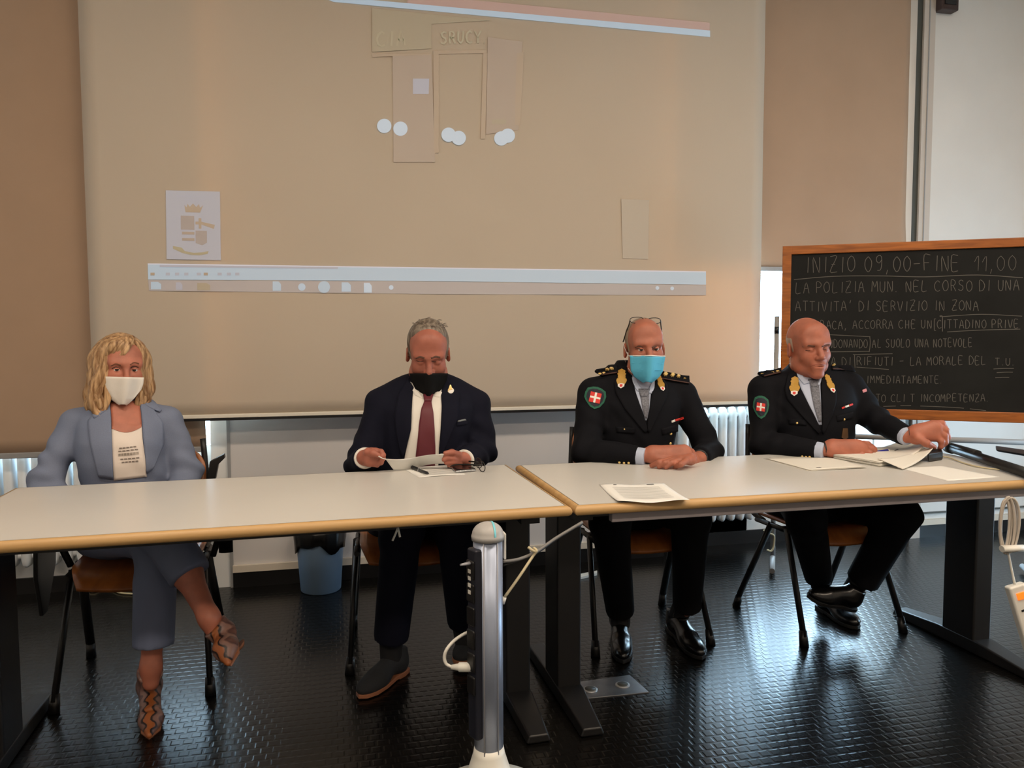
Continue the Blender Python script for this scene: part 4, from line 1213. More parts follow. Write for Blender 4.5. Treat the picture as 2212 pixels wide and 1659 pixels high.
def hairmat(name, a, b):
    m = M(name, a, .5); nt = m.node_tree; N = nt.nodes; L = nt.links
    tc = N.new('ShaderNodeTexCoord'); mp = N.new('ShaderNodeMapping'); mp.inputs['Scale'].default_value = (90, 90, 12)
    n = N.new('ShaderNodeTexNoise'); n.inputs['Scale'].default_value = 1; n.inputs['Detail'].default_value = 4
    r = N.new('ShaderNodeValToRGB'); r.color_ramp.elements[0].position = .35; r.color_ramp.elements[1].position = .65
    r.color_ramp.elements[0].color = (*lin(a), 1); r.color_ramp.elements[1].color = (*lin(b), 1)
    bpn = N.new('ShaderNodeBump'); bpn.inputs['Strength'].default_value = .5; bpn.inputs['Distance'].default_value = .003
    L.new(tc.outputs['Object'], mp.inputs['Vector']); L.new(mp.outputs['Vector'], n.inputs['Vector']); L.new(n.outputs['Fac'], r.inputs['Fac'])
    L.new(r.outputs['Color'], N['Principled BSDF'].inputs['Base Color']); L.new(n.outputs['Fac'], bpn.inputs['Height']); L.new(bpn.outputs['Normal'], N['Principled BSDF'].inputs['Normal'])
    return m
m_blond = hairmat('blonde hair', (122, 84, 48), (204, 166, 122)); m_grizz = hairmat('grizzled hair', (78, 66, 56), (138, 126, 112)); m_stub = hairmat('grey stubble', (120, 98, 78), (150, 130, 108))
m_white_hair = hairmat('white fringe', (150, 130, 116), (186, 168, 152))
def snake(lat, lon, off):
    """snakeskin: a tan wavy stripe down the middle edged in black, mottled mauve flanks"""
    m = M('snakeskin leather', (170, 104, 60), .4); nt = m.node_tree; N = nt.nodes; L = nt.links
    tc = N.new('ShaderNodeTexCoord')
    def dot(v):
        d = N.new('ShaderNodeVectorMath'); d.operation = 'DOT_PRODUCT'; d.inputs[1].default_value = tuple(float(q) for q in v)
        L.new(tc.outputs['Object'], d.inputs[0]); return d.outputs['Value']
    def math_(op, a, b=None):
        n = N.new('ShaderNodeMath'); n.operation = op
        for k, v in ((0, a), (1, b)):
            if v is None: continue
            if isinstance(v, float): n.inputs[k].default_value = v
            else: L.new(v, n.inputs[k])
        return n.outputs[0]
    w = math_('MULTIPLY', math_('SINE', math_('MULTIPLY', dot(lon), 150.0)), .006)
    f = math_('ABSOLUTE', math_('ADD', math_('SUBTRACT', dot(lat), float(off)), w))
    f = math_('MULTIPLY', f, 20.0)
    nz = N.new('ShaderNodeTexNoise'); nz.inputs['Scale'].default_value = 55; L.new(tc.outputs['Object'], nz.inputs['Vector'])
    f = math_('ADD', f, math_('MULTIPLY', math_('SUBTRACT', nz.outputs['Fac'], .5), .22))
    r = N.new('ShaderNodeValToRGB'); e = r.color_ramp.elements
    e[0].position = 0; e[0].color = (*lin((164, 92, 46)), 1); e[1].position = .2; e[1].color = (*lin((158, 92, 50)), 1)
    for p_, c_ in ((.24, (34, 24, 24)), (.33, (44, 32, 32)), (.40, (136, 104, 96)), (.62, (150, 112, 98)), (.72, (90, 62, 58)), (1, (128, 92, 80))):
        q = e.new(p_); q.color = (*lin(c_), 1)
    L.new(f, r.inputs['Fac']); L.new(r.outputs['Color'], N['Principled BSDF'].inputs['Base Color'])
    return m

class Head:
    def __init__(s, c, yaw, pitch, roll, sc):
        s.c = np.array(c, float); s.R = rz(math.radians(yaw)) @ rx(math.radians(pitch)) @ ry(math.radians(roll)); s.s = sc
    def w(s, x, y, z): return s.c + s.R @ (np.array([x, y, z]) * s.s)
    def E(s, c, r, R=None): return ell(s.w(*c), np.array(r) * s.s, s.R if R is None else s.R @ R)
    def C(s, a, b, ra, rb): return cone(s.w(*a), s.w(*b), ra * s.s, rb * s.s)
    def local(s, X, Y, Z):
        p = [X - s.c[0], Y - s.c[1], Z - s.c[2]]
        return [(p[0] * s.R[0, i] + p[1] * s.R[1, i] + p[2] * s.R[2, i]) / s.s for i in range(3)]
    def skull(s, F, k=.03):
        F.add(s.E((0, .018, .045), (.076, .098, .086)), k); F.add(s.E((0, -.018, -.03), (.063, .078, .092)), k)
    def sculpt(s, F, neck, rn=.058, closed=False, fem=False, open_eye=.0075):
        s.skull(F)
        jw = .043 if fem else .05
        for q in (-1, 1):
            F.add(s.E((q * jw, -.012, -.078), (.026, .036, .03)), .03)
            F.add(s.E((q * .039, -.060, -.028), (.025, .023, .025)), .03)
            F.add(s.C((q * .045, -.078, .022), (q * .012, -.091, .020), .010, .011), .014)
        F.add(s.E((0, -.072, -.107), (.03, .026, .022)), .025)
        F.add(s.E((0, -.086, -.073), (.03, .016, .024)), .02)
        F.add(s.E((0, -.060, .055), (.055, .024, .045)), .05)
        for q in (-1, 1): F.cut(s.E((q * .031, -.104, .002), (.018, .017, .0125)), .012)
        for q in (-1, 1):
            if closed: F.add(s.E((q * .031, -.0795, -.001), (.0150, .0145, .0135)), .004)
            else:
                c = (q * .031, -.0805, .0005); zu, zl = open_eye * .45, -.0048
                for rr, sg, zc in ((.0146, 1, zu), (.0140, -1, zl)):
                    fn, lo, hi = s.E(c, (rr, rr, rr))
                    def lid(X, Y, Z, fn=fn, sg=sg, zc=zc): return np.maximum(fn(X, Y, Z), -sg * (s.local(X, Y, Z)[2] - zc) * s.s)
                    F.add((lid, lo, hi), .0022)
        ns = .85 if fem else 1.0
        F.add(s.C((0, -.092, .012), (0, -.113, -.030), .0085 * ns, .0125 * ns), .012)
        F.add(s.E((0, -.112, -.034), (.0125 * ns, .0115, .010)), .008)
        for q in (-1, 1): F.add(s.E((q * .0135 * ns, -.101, -.037), (.0085, .011, .0085)), .006)
        F.add(s.E((0, -.0945, -.066), (.022, .010, .0055)), .006); F.add(s.E((0, -.093, -.0785), (.019, .011, .0065)), .006)
        F.cut(s.E((0, -.108, -.072), (.026, .012, .0014)), .003)
        for q in (-1, 1):
            Rr = rz(q * .35) @ rx(-.15)
            F.add(s.E((q * .080, .016, -.006), (.009, .019, .032), Rr), .007)
            F.cut(s.E((q * .090, .010, -.004), (.006, .010, .018), Rr), .006)
        F.add(cone(s.w(0, .028, -.055), neck, (.050 if fem else rn) * s.s, (.052 if fem else rn + .004) * s.s), .03)
    def eyes(s, parent, gaze=(0, -1, 0)):
        for q in (-1, 1):
            c = s.w(q * .031, -.0805, .0005)
            o = MB().lathe([(.0128 * s.s * math.cos(t), .0128 * s.s * math.sin(t)) for t in np.linspace(-1.55, 1.55, 13)], c, 20).build('eye', m_eye, parent)
            g = unit(s.R @ np.array(gaze)); a = unit(np.cross(g, (0, 0, 1))); R = np.array([a, np.cross(g, a), g]).T
            MB().lathe([(.0072 * s.s, .0108 * s.s), (.0064 * s.s, .0120 * s.s), (.003 * s.s, .0131 * s.s), (.0002, .0133 * s.s)], c, 18, R).build('iris', m_iris, o)

def hair_field(h, step, mask, th):
    """thin hair shell over the skull, present where mask(local x,y,z) > 0"""
    F = Field(h.c - .17, h.c + .17, step); h.skull(F)
    X, Y, Z = F.pts((slice(None),) * 3)
    x, y, z = h.local(X, Y, Z)
    F.D = (F.D - (mask(x, y, z) * th - .003)).astype(np.float32)
    return F
def sstep(a, b, x): t = np.clip((x - a) / (b - a), 0, 1); return t * t * (3 - 2 * t)

def limb(F, J, r, k=.03, flat=False, flat_start=False):
    for i in range(len(J) - 1):
        F.add(cone(J[i], J[i + 1], r[i], r[i + 1], flat_end=flat and i == len(J) - 2, flat_start=flat_start and i == 0), k)
def foldfn(dirv, f, ph=0.0):
    d = unit(dirv) * f
    return lambda X, Y, Z: np.sin(X * d[0] + Y * d[1] + Z * d[2] + ph + 1.6 * np.sin(X * 23 + Z * 19 + ph))
def shoe(parent, heel, toe, up, mat, solemat, wid=1.0, laces=None, high=False):
    heel = np.array(heel, float); toe = np.array(toe, float); f = unit(toe - heel); L = np.linalg.norm(toe - heel); k = L / .285
    u3 = unit(np.array(up, float) - f * np.dot(up, f)); sd = np.cross(f, u3)
    P = lambda u, w, v: heel + f * u * k + sd * w * wid + u3 * v
    R = np.array([f, sd, u3]).T
    c = (heel + toe) / 2; F = Field(c - .2, c + .2, .0045)
    F.add(ell(P(.048, 0, .045), (.046, .034, .045), R), .02); F.add(ell(P(.205, 0, .030), (.082 * k, .042 * wid, .033), R), .03)
    F.add(cone(P(.065, 0, .07), P(.175, 0, .044), .036, .033), .03); F.add(cone(P(.056, 0, .06), P(.052, 0, .105), .037, .037, flat_end=True), .015)
    F.cut(halfspace(P(.14, 0, .014), -u3, .3), .003)
    me, bv = F.mesh('shoe', 1); o = put('shoe', me, mat, parent)
    out = [(-.002, 0), (.01, .026), (.05, .033), (.10, .030), (.17, .041), (.23, .041), (.27, .026), (.288, 0)]
    poly = out + [(u, -w) for u, w in out[-2:0:-1]]
    MB().prism([P(u, w, .004) for u, w in poly], (0, 0, 0), u3 * .014).build('sole', solemat, o, .002)
    hp = [p for p in poly if p[0] < .11]
    MB().prism([P(min(u, .08), w * .95, -.010 + .010) for u, w in hp], (0, 0, 0), u3 * .006).build('heel', solemat, o)
    if laces:
        for i in range(3):
            a = .095 + .028 * i
            MB().tube([P(a, -.018, .108 - .020 * i), P(a + .01, 0, .113 - .021 * i), P(a, .018, .108 - .020 * i)], .002, 6).build('lace', laces, o)
        MB().tube(spline([P(.10, 0, .112), P(.115, .03, .12), P(.125, .045, .105), P(.11, .025, .105), P(.105, 0, .112)], 5), .0014, 6).build('lace', laces, o)
    return o, bv

def make_body(h, org, yaw, prof, arms, hands, legs, neck, fem=False, closed=False, open_eye=.0075, handboxes=(), rn=.058, arm_r=(.045, .040, .027)):
    lo = np.array([org[0] - .62, org[1] - .75, 0.0]); hi = np.array([org[0] + .62, org[1] + .35, 1.40])
    fine = [(h.c - .145, h.c + .14, .0028)] + [(np.array(a) - b, np.array(a) + b, .0032) for a, b in handboxes]
    F = Field(lo, hi, .013, fine)
    F.add(loft(org, yaw, prof, grow=-.028), .02)
    h.sculpt(F, neck, rn=rn, closed=closed, fem=fem, open_eye=open_eye)
    F.add(cone(neck, np.array(neck) - (0, -.01, .06), .058, .07), .04)
    for J in arms: limb(F, J, arm_r, .03)
    for chain, rad, k in hands: limb(F, chain, rad, k)
    for J in legs: limb(F, J, (.075, .055, .030, .030)[:len(J)], .03)
    return F.mesh('body')
def A(x, y, Y): return aty(x, y, Y)
def ch(pts, rad, k=.004): return ([A(*p) for p in pts], rad, k)

# ================================================================== man in the navy suit
def suited_man():
    p = thing('person', 'person in a navy suit, maroon tie and lowered black mask, reading a sheet', 'person', (.31, 3.18, 0))
    h = Head(A(925, 765, 3.17), -5, 20, 0, 1.03)
    org, yaw = (.31, 3.20), math.radians(-4)
    prof = [(.44, 0, 0, .185, .15), (.6, .02, 0, .185, .15), (.75, .04, -.02, .185, .15), (.88, .06, -.03, .19, .145), (.96, .065, -.03, .19, .125),
            (1.0, .07, -.01, .182, .10), (1.03, .07, .02, .155, .082), (1.055, .07, .04, .11, .07), (1.08, .07, .05, .082, .06), (1.095, .07, .05, .066, .05)]
    SL, EL, WL = A(826, 882, 3.20), A(778, 1004, 3.13), A(788, 990, 2.985)
    SR, ER, WR_ = A(1024, 884, 3.20), A(1043, 972, 3.14), A(1004, 993, 2.99)
    neck = A(924, 850, 3.19)
    Yh = 2.945
    hands = [ch([(787, 988, 2.97), (800, 982, Yh)], (.027, .026), .02),
             ch([(800, 984, Yh), (812, 976, Yh - .01)], (.022, .015), .014), ch([(812, 975, Yh - .01), (823, 976, Yh - .02), (828, 983, Yh - .03), (822, 987, Yh - .035)], (.0125, .011, .0095, .008)),
             ch([(800, 988, Yh), (812, 985, Yh - .012)], (.021, .014), .014), ch([(812, 986, Yh - .01), (827, 990, Yh - .025), (822, 997, Yh - .03)], (.012, .0105, .009)),
             ch([(798, 994, Yh), (810, 994, Yh - .01)], (.02, .013), .014), ch([(810, 995, Yh - .01), (823, 999, Yh - .025), (814, 1003, Yh - .02)], (.0115, .010, .0085)),
             ch([(796, 998, Yh), (806, 1001, Yh - .005)], (.016, .012), .014), ch([(806, 1001, Yh - .005), (815, 1005, Yh - .015)], (.0105, .009)),
             ch([(795, 976, Yh - .02), (806, 979, Yh - .04), (818, 984, Yh - .05)], (.016, .0125, .009), .008),
             # left hand
             ch([(1003, 992, 2.98), (990, 990, Yh + .01)], (.026, .024), .02),
             ch([(988, 985, Yh), (978, 983, Yh - .012), (966, 981, Yh - .02), (961, 984, Yh - .025)], (.0135, .012, .0105, .009)),
             ch([(990, 992, Yh), (978, 991, Yh - .018), (964, 990, Yh - .028), (959, 993, Yh - .03)], (.0135, .012, .0105, .009)),
             ch([(990, 998, Yh), (978, 999, Yh - .018), (964, 999, Yh - .025)], (.013, .0115, .0095)),
             ch([(992, 1003, Yh), (980, 1004, Yh - .012), (970, 1005, Yh - .016)], (.012, .0105, .009)),
             ch([(990, 982, Yh - .005), (976, 977, Yh - .025), (962, 979, Yh - .035)], (.0135, .0115, .009), .008)]
    HL, HR = np.array([.24, 3.10, .53]), np.array([.42, 3.10, .53])
    KL, KR = A(868, 1150, 2.70), A(985, 1140, 2.74)
    AL, AR = A(846, 1390, 2.80), A(1000, 1345, 2.90)
    me, bv = make_body(h, org, yaw, prof, [(SL, EL, WL), (SR, ER, WR_)], hands, [(HL, KL, AL), (HR, KR, AR)], neck, closed=True, handboxes=[(A(805, 988, Yh), .07), (A(978, 990, Yh), .07)])
    body = put('body', me, m_skin2, p)
    # jacket
    F = Field((org[0] - .5, 2.85, .40), (org[0] + .55, 3.45, 1.13), .0065)
    F.add(loft(org, yaw, prof), .02)
    for a_, b_ in (((811, 863), (862, 845)), ((1037, 865), (986, 845))): F.add(cone(A(*a_, 3.2), A(*b_, 3.2), .037, .046), .02)
    for S, Nk in ((SL, A(884, 850, 3.20)), (SR, A(964, 850, 3.20))): F.add(cone(S + (0, 0, .018), Nk + (0, 0, .018), .052, .062), .03)
    for S, E, W_ in ((SL, EL, WL), (SR, ER, WR_)):
        F.add(cone(S, E, .067, .058), .03); F.add(cone(E, W_, .057, .046, flat_end=True), .02)
        F.folds(E, .14, .0065, foldfn(W_ - S, 75)); F.folds((S + E) / 2, .11, .004, foldfn((.6, 0, 1), 60, 2))
    F.folds((org[0] + .06, 3.06, .85), .16, .002, foldfn((1, 0, .5), 45, 1))
    me, jb = F.mesh('jacket', 1); jacket = put('jacket', me, m_suit, p)
    # shirt front, tie, lapels
    shirt = patch('shirt', jb, [(886, 835), (889, 880), (887, 930), (878, 970), (870, 1012)], [(953, 835), (954, 880), (951, 930), (948, 970), (946, 1012)], .0045, .005, m_shirtw, p, 10, 22)
    patch('shirt_collar', jb, [(886, 826), (889, 842), (897, 856)], [(893, 830), (906, 850), (916, 866)], .008, .006, m_shirtw, shirt, 4, 6)
    patch('shirt_collar', jb, [(951, 832), (942, 848), (936, 858)], [(955, 830), (955, 850), (950, 862)], .008, .006, m_shirtw, shirt, 4, 6)
    tie = patch('tie', jb, [(918, 858), (916, 872), (910, 885), (905, 920), (901, 960), (896, 1008)], [(934, 858), (932, 872), (936, 892), (939, 930), (940, 965), (939, 1008)], .009, .006, m_maroon, p, 7, 24)
    patch('tie_knot', jb, [(914, 856), (917, 870)], [(936, 856), (932, 870)], .014, .009, m_maroon, tie, 6, 5)
    patch('lapel', jb, [(884, 815), (862, 850), (852, 900), (858, 940), (866, 975)], [(892, 838), (890, 880), (888, 930), (879, 965), (871, 990)], .008, .007, m_suit, jacket, 8, 20)
    patch('lapel', jb, [(952, 838), (954, 880), (952, 930), (949, 965), (947, 990)], [(962, 815), (992, 850), (990, 900), (972, 940), (953, 985)], .008, .007, m_suit, jacket, 8, 20)
    patch('breast_pocket', jb, [(985, 912), (986, 921)], [(1009, 908), (1010, 917)], .003, .004, m_suit, jacket, 5, 4)
    patch('pocket_square', jb, [(989, 908), (988, 912)], [(1004, 905), (1007, 908)], .003, .003, M('grey pocket square', (120, 124, 124), .7), jacket, 5, 3)
    pin = decal('lapel_pin', jb, [(973 + 6.5 * math.cos(a), 847 + 6.5 * math.sin(a)) for a in np.linspace(0, 6.28, 17)[:-1]], .010, .004, m_wht, jacket)
    decal('lapel_pin_ribbon', jb, [(971, 834), (973, 835), (976, 845), (970, 846), (966, 850), (968, 843)], .012, .003, m_goldb, pin)
    for W_, E in ((WL, EL), (WR_, ER)):
        d = unit(W_ - E); Fc = Field(W_ - .08, W_ + .08, .004); Fc.add(cone(W_ - d * .02, W_ + d * .010, .041, .041, flat_end=True, flat_start=True), 0)
        m2, _ = Fc.mesh('shirt_cuff'); put('shirt_cuff', m2, m_shirtw, shirt)
    # trousers
    F = Field((-.05, 2.55, .10), (.85, 3.45, .68), .009)
    F.add(ell((.33, 3.16, .52), (.19, .17, .10)), .03)
    HL2, HR2 = HL, HR
    limb(F, (HL, KL), (.09, .075), .04); F.add(cone(KL, A(845, 1378, 2.80), .072, .064, flat_end=True), .03)
    limb(F, (HR, KR), (.09, .075), .04); F.add(cone(KR, A(1000, 1345, 2.90), .072, .060, flat_end=True), .03)
    F.folds(KL, .16, .004, foldfn((1, 0, 1), 60)); F.folds(KR, .16, .004, foldfn((1, 0, -1), 60))
    me, _ = F.mesh('trousers', 1); put('trousers', me, m_suit, p)
    for a, b in ((A(845, 1372, 2.80), A(845, 1420, 2.80)), (A(1000, 1340, 2.90), A(1005, 1385, 2.88))):
        F = Field(np.minimum(a, b) - .08, np.maximum(a, b) + .08, .005); F.add(cone(a, b, .044, .040), 0); me, _ = F.mesh('sock'); put('sock', me, m_sock, p)
    shoe(p, atz(880, 1462, 0) + (0, .06, 0), atz(776, 1512, 0), (0, 0, 1), m_suede, m_solet)
    shoe(p, A(1025, 1400, 3.0), A(992, 1432, 2.80) * (1, 1, 0) + (0, 0, .02), (0, 0, 1), m_suede, m_solet)
    # hair: receding, grizzled, with wisps
    def mask(x, y, z):
        top = sstep(-.062, -.030, y) * sstep(.06, .10, z); side = sstep(.05, .062, np.abs(x)) * sstep(-.022, -.002, y) * sstep(-.03, -.012, z) + sstep(.01, .04, y) * sstep(-.06, -.03, z)
        return np.clip(np.maximum(top, side), 0, 1)
    me, hb_ = hair_field(h, .004, mask, .0105).mesh('hair'); hair = put('hair', me, m_grizz, p)
    for i in range(46):
        x = random.uniform(-.055, .06); y = random.uniform(-.045, .03)
        z = .045 + .088 * math.sqrt(max(0.02, 1 - (x / .078) ** 2 - ((y - .018) / .1) ** 2))
        a = h.w(x, y, z); d = h.R @ np.array([random.uniform(-.02, .03), random.uniform(.0, .03), random.uniform(.001, .009)])
        MB().tube(spline([a, a + d * .5 + np.array([0, 0, .004]), a + d], 3), [.0016] * 6 + [.0005], 5).build('hair_wisp', m_grizz, hair)
    for sx in (-1, 1):
        for i in range(10):
            a = h.w(sx * .074, random.uniform(-.01, .05), random.uniform(-.02, .06)); d = h.R @ np.array([sx * random.uniform(.006, .014), .015, -.012])
            MB().tube([a, a + d * .6, a + d], [.0016, .0012, .0004], 5).build('hair_wisp', m_grizz, hair)
    # face details
    for pts in ([(898, 774), (907, 771), (917, 774)], [(931, 774), (941, 770.5), (951, 772)]): tubecast('eyebrow', bv, pts, .0042, m_brow2, body, -.0004, n=10, flat=(.45, 1))
    for pts in ([(899, 779), (907, 781.5), (915, 780)], [(932, 780), (941, 781.5), (950, 778)]): tubecast('eyelash', bv, pts, .0013, m_lash, body, .0)
    mask_o = patch('face_mask', bv, [(885, 806), (890, 822), (899, 842), (911, 855), (921, 861)], [(967, 806), (964, 822), (953, 842), (940, 855), (930, 861)], .006, .003, m_maskk, p, 14, 14, blur=3, tent=30, hang=.002)
    return p
suited_man()
# sheet held by the suited man
t = thing('paper_sheet', 'white folded sheet held in both hands by the suited man', 'paper', A(890, 1000, 2.92))
G = []
for i in range(10):
    v = i / 9; row = []
    for j in range(26):
        u = j / 25
        x = 832 + (964 - 832) * u + 18 * v * (1 - u) * (1 if u < .5 else .3); y = 991 - 8 * u + 3 * math.sin(6 * u) + v * (24 - 4 * u)
        row.append(A(x, y, 2.915 + .04 * math.sin(3.1 * u) * v - .01 * math.sin(9 * u) + .03 * v) - np.array([0, .0, .0]))
    G.append(row)
MB().grid(G, .0008, (0, 1, 0)).build('sheet', m_paper, t)
for q in ([(818, 985.5, 2.885), (826, 990, 2.895), (834, 992, 2.905)], [(962, 983, 2.91), (955, 981, 2.91), (945, 983, 2.91)]):
    MB().tube(spline([A(*v) for v in q], 4), .0035, 8, flat=(1.4, .5)).build('folded_corner', m_paper, t)
# ================================================================== blonde woman
def woman():
    p = thing('person', 'person with wavy blonde hair, white mask and blue-grey blazer, legs crossed', 'person', (-.78, 3.2, 0))
    h = Head(A(262, 798, 3.22), 24, -1, 3, .95)
    org, yaw = (-.79, 3.22), math.radians(10)
    prof = [(.44, .03, 0, .18, .15), (.56, .02, 0, .165, .14), (.68, .01, -.01, .15, .125), (.78, 0, -.02, .155, .13), (.86, 0, -.02, .16, .125),
            (.92, 0, -.01, .155, .105), (.955, 0, 0, .145, .09), (.98, 0, 0, .105, .075), (1.0, 0, 0, .075, .065), (1.01, 0, 0, .06, .055)]
    SL, EL, WL = A(163, 918, 3.22), A(92, 1046, 3.13), np.array([-.88, 3.05, .62])
    SR, ER, WR_ = A(362, 912, 3.24), A(408, 1022, 3.22), np.array([-.62, 3.05, .62])
    neck = A(262, 900, 3.24)
    def lap(W_, dx):
        return [([W_, W_ + np.array([dx * .35, -.03, -.005])], (.024, .026), .02)] + [
            ([W_ + np.array([dx * (.4 + .05 * i), -.02 - .014 * i, .0]), W_ + np.array([dx * (.75 + .02 * i), -.02 - .013 * i, -.004]), W_ + np.array([dx * (1.0 - .03 * abs(i - 1)), -.015 - .012 * i, -.014])], (.011, .0095, .008), .004) for i in range(4)] + [
            ([W_ + np.array([dx * .2, -.03, .01]), W_ + np.array([dx * .55, -.05, .02])], (.013, .009), .008)]
    hands = lap(WL, .10) + lap(WR_, -.10)
    HL, HR = np.array([-.84, 3.10, .52]), np.array([-.68, 3.10, .52])
    K1 = A(338, 1185, 2.72); A1 = A(326, 1440, 2.70)             # planted leg
    K2 = A(352, 1150, 2.66); A2 = A(452, 1335, 2.50)             # crossed leg
    me, bv = make_body(h, org, yaw, prof, [(SL, EL, WL), (SR, ER, WR_)], hands, [], neck, fem=True, handboxes=[((WL + WR_) / 2, .10)], open_eye=.0045, arm_r=(.04, .035, .024))
    # legs grow in the same surface: rebuild with calves and ankles
    bpy.data.meshes.remove(me)
    lo = np.array([org[0] - .5, 2.38, 0.0]); hi = np.array([org[0] + .55, 3.5, 1.30])
    F = Field(lo, hi, .012, [(h.c - .14, h.c + .14, .0028), (np.minimum(A1, A2) - (.07, .05, .12), np.maximum(A1, A2) + (.07, .05, .16), .0055), ((WL + WR_) / 2 - (.2, .1, .06), (WL + WR_) / 2 + (.2, .08, .06), .0045)])
    F.add(loft(org, yaw, prof, grow=-.026), .02)
    h.sculpt(F, neck, fem=True, open_eye=.0045)
    F.add(cone(neck, A(266, 960, 3.20), .05, .075), .05); F.add(ell(A(266, 930, 3.19), (.10, .055, .05)), .04)
    for J in ((SL, EL, WL), (SR, ER, WR_)): limb(F, J, (.04, .035, .024), .03)
    for c_, r_, k_ in hands: limb(F, c_, r_, k_)
    limb(F, (HR, K1), (.07, .055), .03); limb(F, (K1, (K1 * .6 + A1 * .4) + (0, .02, 0), A1, A(326, 1475, 2.69)), (.050, .047, .029, .026), .03)
    limb(F, (HL, K2), (.07, .055), .03); limb(F, (K2, (K2 * .55 + A2 * .45) + (.01, .0, -.01), A2, A(470, 1372, 2.49)), (.046, .043, .028, .026), .03)
    me, bv = F.mesh('body'); body = put('body', me, m_skin1, p)
    # blazer
    F = Field((org[0] - .5, 2.95, .5), (org[0] + .45, 3.46, 1.05), .006)
    F.add(loft(org, yaw, prof), .02)
    for S, Nk in ((SL, A(228, 893, 3.24)), (SR, A(300, 888, 3.25))): F.add(cone(S + (0, 0, .012), Nk, .046, .046), .03)
    for S, E, W_ in ((SL, EL, WL), (SR, ER, WR_)):
        F.add(cone(S, E, .056, .052), .025); F.add(cone(E, W_, .05, .040, flat_end=True), .02)
        F.folds(E, .14, .007, foldfn(W_ - S, 70)); F.folds((S + E) / 2, .11, .0045, foldfn((.6, 0, 1), 62, 2))
    # open front and neckline
    F.folds(A(300, 1000, 3.1), .15, .003, foldfn((1, 0, .8), 50, 1))
    me, jb = F.mesh('blazer', 1); blazer = put('blazer', me, m_blazer, p)
    skinp = patch('chest', jb, [(236, 868), (240, 890), (241, 915), (241, 935)], [(299, 866), (304, 890), (306, 915), (306, 935)], .0012, .003, m_skin1, body, 12, 12)
    top = patch('top', jb, [(241, 928), (242, 950), (243, 990), (246, 1038)], [(306, 922), (308, 950), (313, 990), (317, 1030)], .003, .004, m_tee, p, 12, 18)
    # curved neckline: skin scoop above the top
    G = [(243 + 62 * i / 12, 929 + 7 * math.sin(math.pi * i / 12)) for i in range(13)]
    decal('scoop', jb, [(243, 922)] + [(243 + 62 * i / 12, 927 + 9.5 * math.sin(math.pi * i / 12) - 3 * i / 12) for i in range(13)] + [(305, 918), (274, 915)], .0052, .002, m_skin1, body)
    m_seq = M('silver sequins', (168, 158, 148), .3, metal=.6, bump=.5, bscale=700); m_txt = M('grey print', (128, 116, 108), .7)
    for y0, xa, xb, mt, hh in ((967, 258, 295, m_txt, 2.6), (973.5, 256, 299, m_txt, 2.4), (980, 256, 300, m_seq, 5), (991, 260, 302, m_txt, 2.4), (997.5, 263, 300, m_txt, 2.6)):
        n = 5 if mt is m_txt else 7
        for k in range(n):
            a = xa + (xb - xa) * k / n; b = a + (xb - xa) / n * .78; s = -4 * (a - xa) / 40
            decal('print_mark', jb, [(a, y0 + s), (b, y0 + s - .4), (b, y0 + hh + s - .4), (a, y0 + hh + s)], .0048, .001, mt, top, 1)
    # lapels and edges
    patch('lapel', jb, [(213, 868), (204, 893), (190, 912), (196, 960), (214, 1030)], [(237, 866), (240, 900), (242, 950), (244, 1000), (245, 1034)], .007, .006, m_blazer, blazer, 9, 22)
    patch('lapel', jb, [(301, 862), (306, 900), (309, 950), (313, 990), (316, 1022)], [(316, 862), (334, 890), (352, 912), (352, 960), (330, 1012)], .007, .006, m_blazer, blazer, 9, 22)
    patch('collar', jb, [(210, 872), (196, 886), (204, 904)], [(236, 868), (232, 888), (206, 906)], .010, .007, m_blazer, blazer, 6, 8)
    patch('collar', jb, [(300, 862), (318, 882), (345, 892)], [(318, 858), (340, 878), (349, 888)], .010, .007, m_blazer, blazer, 6, 8)
    # trousers: planted leg straight down, other leg crossed over
    F = Field((-1.08, 2.35, .15), (-.25, 3.45, .70), .008)
    F.add(ell((-.77, 3.17, .51), (.19, .17, .10)), .03)
    hem1 = A(331, 1393, 2.70); hem2 = A(412, 1243, 2.58)
    limb(F, (HR, K1), (.085, .068), .03); F.add(cone(K1, hem1, .068, .064, flat_end=True), .02)
    limb(F, (HL, K2), (.085, .070), .03); F.add(cone(K2, hem2, .068, .066, flat_end=True), .015)
    F.folds(K1, .2, .003, foldfn((1, 0, .4), 60))
    me, _ = F.mesh('trousers', 1); put('trousers', me, m_btrous, p)
    # ankle boots
    def boot(ank, ball, toe, heelp, up):
        c = (ank + toe) / 2; F = Field(c - .22, c + .22, .0042)
        F.add(cone(ank, ank + (heelp - ank) * .55, .041, .036), .01); F.add(ell(ank + (heelp - ank) * .72, (.036, .04, .036)), .02)
        F.add(cone(ank + (heelp - ank) * .6, ball, .034, .032), .03); F.add(cone(ball, toe, .036, .010), .02)
        F.cut(halfspace(ank, unit(ank - heelp), .08), .003)
        F.cut(halfspace(ball - unit(up) * .022, -np.array(up, float), .2), .004)
        me, _ = F.mesh('boot', 1); lat = unit(np.cross(toe - ball, np.array(up, float))); lat = lat if lat[0] > 0 else -lat
        o = put('boot', me, snake(lat, unit(toe - ank), float(np.dot(lat, (ank + toe) / 2))), p)
        hb = ank + (heelp - ank) * .9
        MB().tube([hb, heelp], [.022, .012], 12).build('heel', m_solet, o)
        d = unit(toe - ball); sd = np.cross(d, unit(up)); n = ball - unit(up) * .024
        MB().prism([n - d * .10 + sd * .018, n - d * .02 + sd * .033, n + d * .03 + sd * .028, toe - unit(up) * .012 + d * .008, n + d * .03 - sd * .028, n - d * .02 - sd * .033, n - d * .10 - sd * .018], (0, 0, 0), unit(up) * .006).build('sole', m_solet, o)
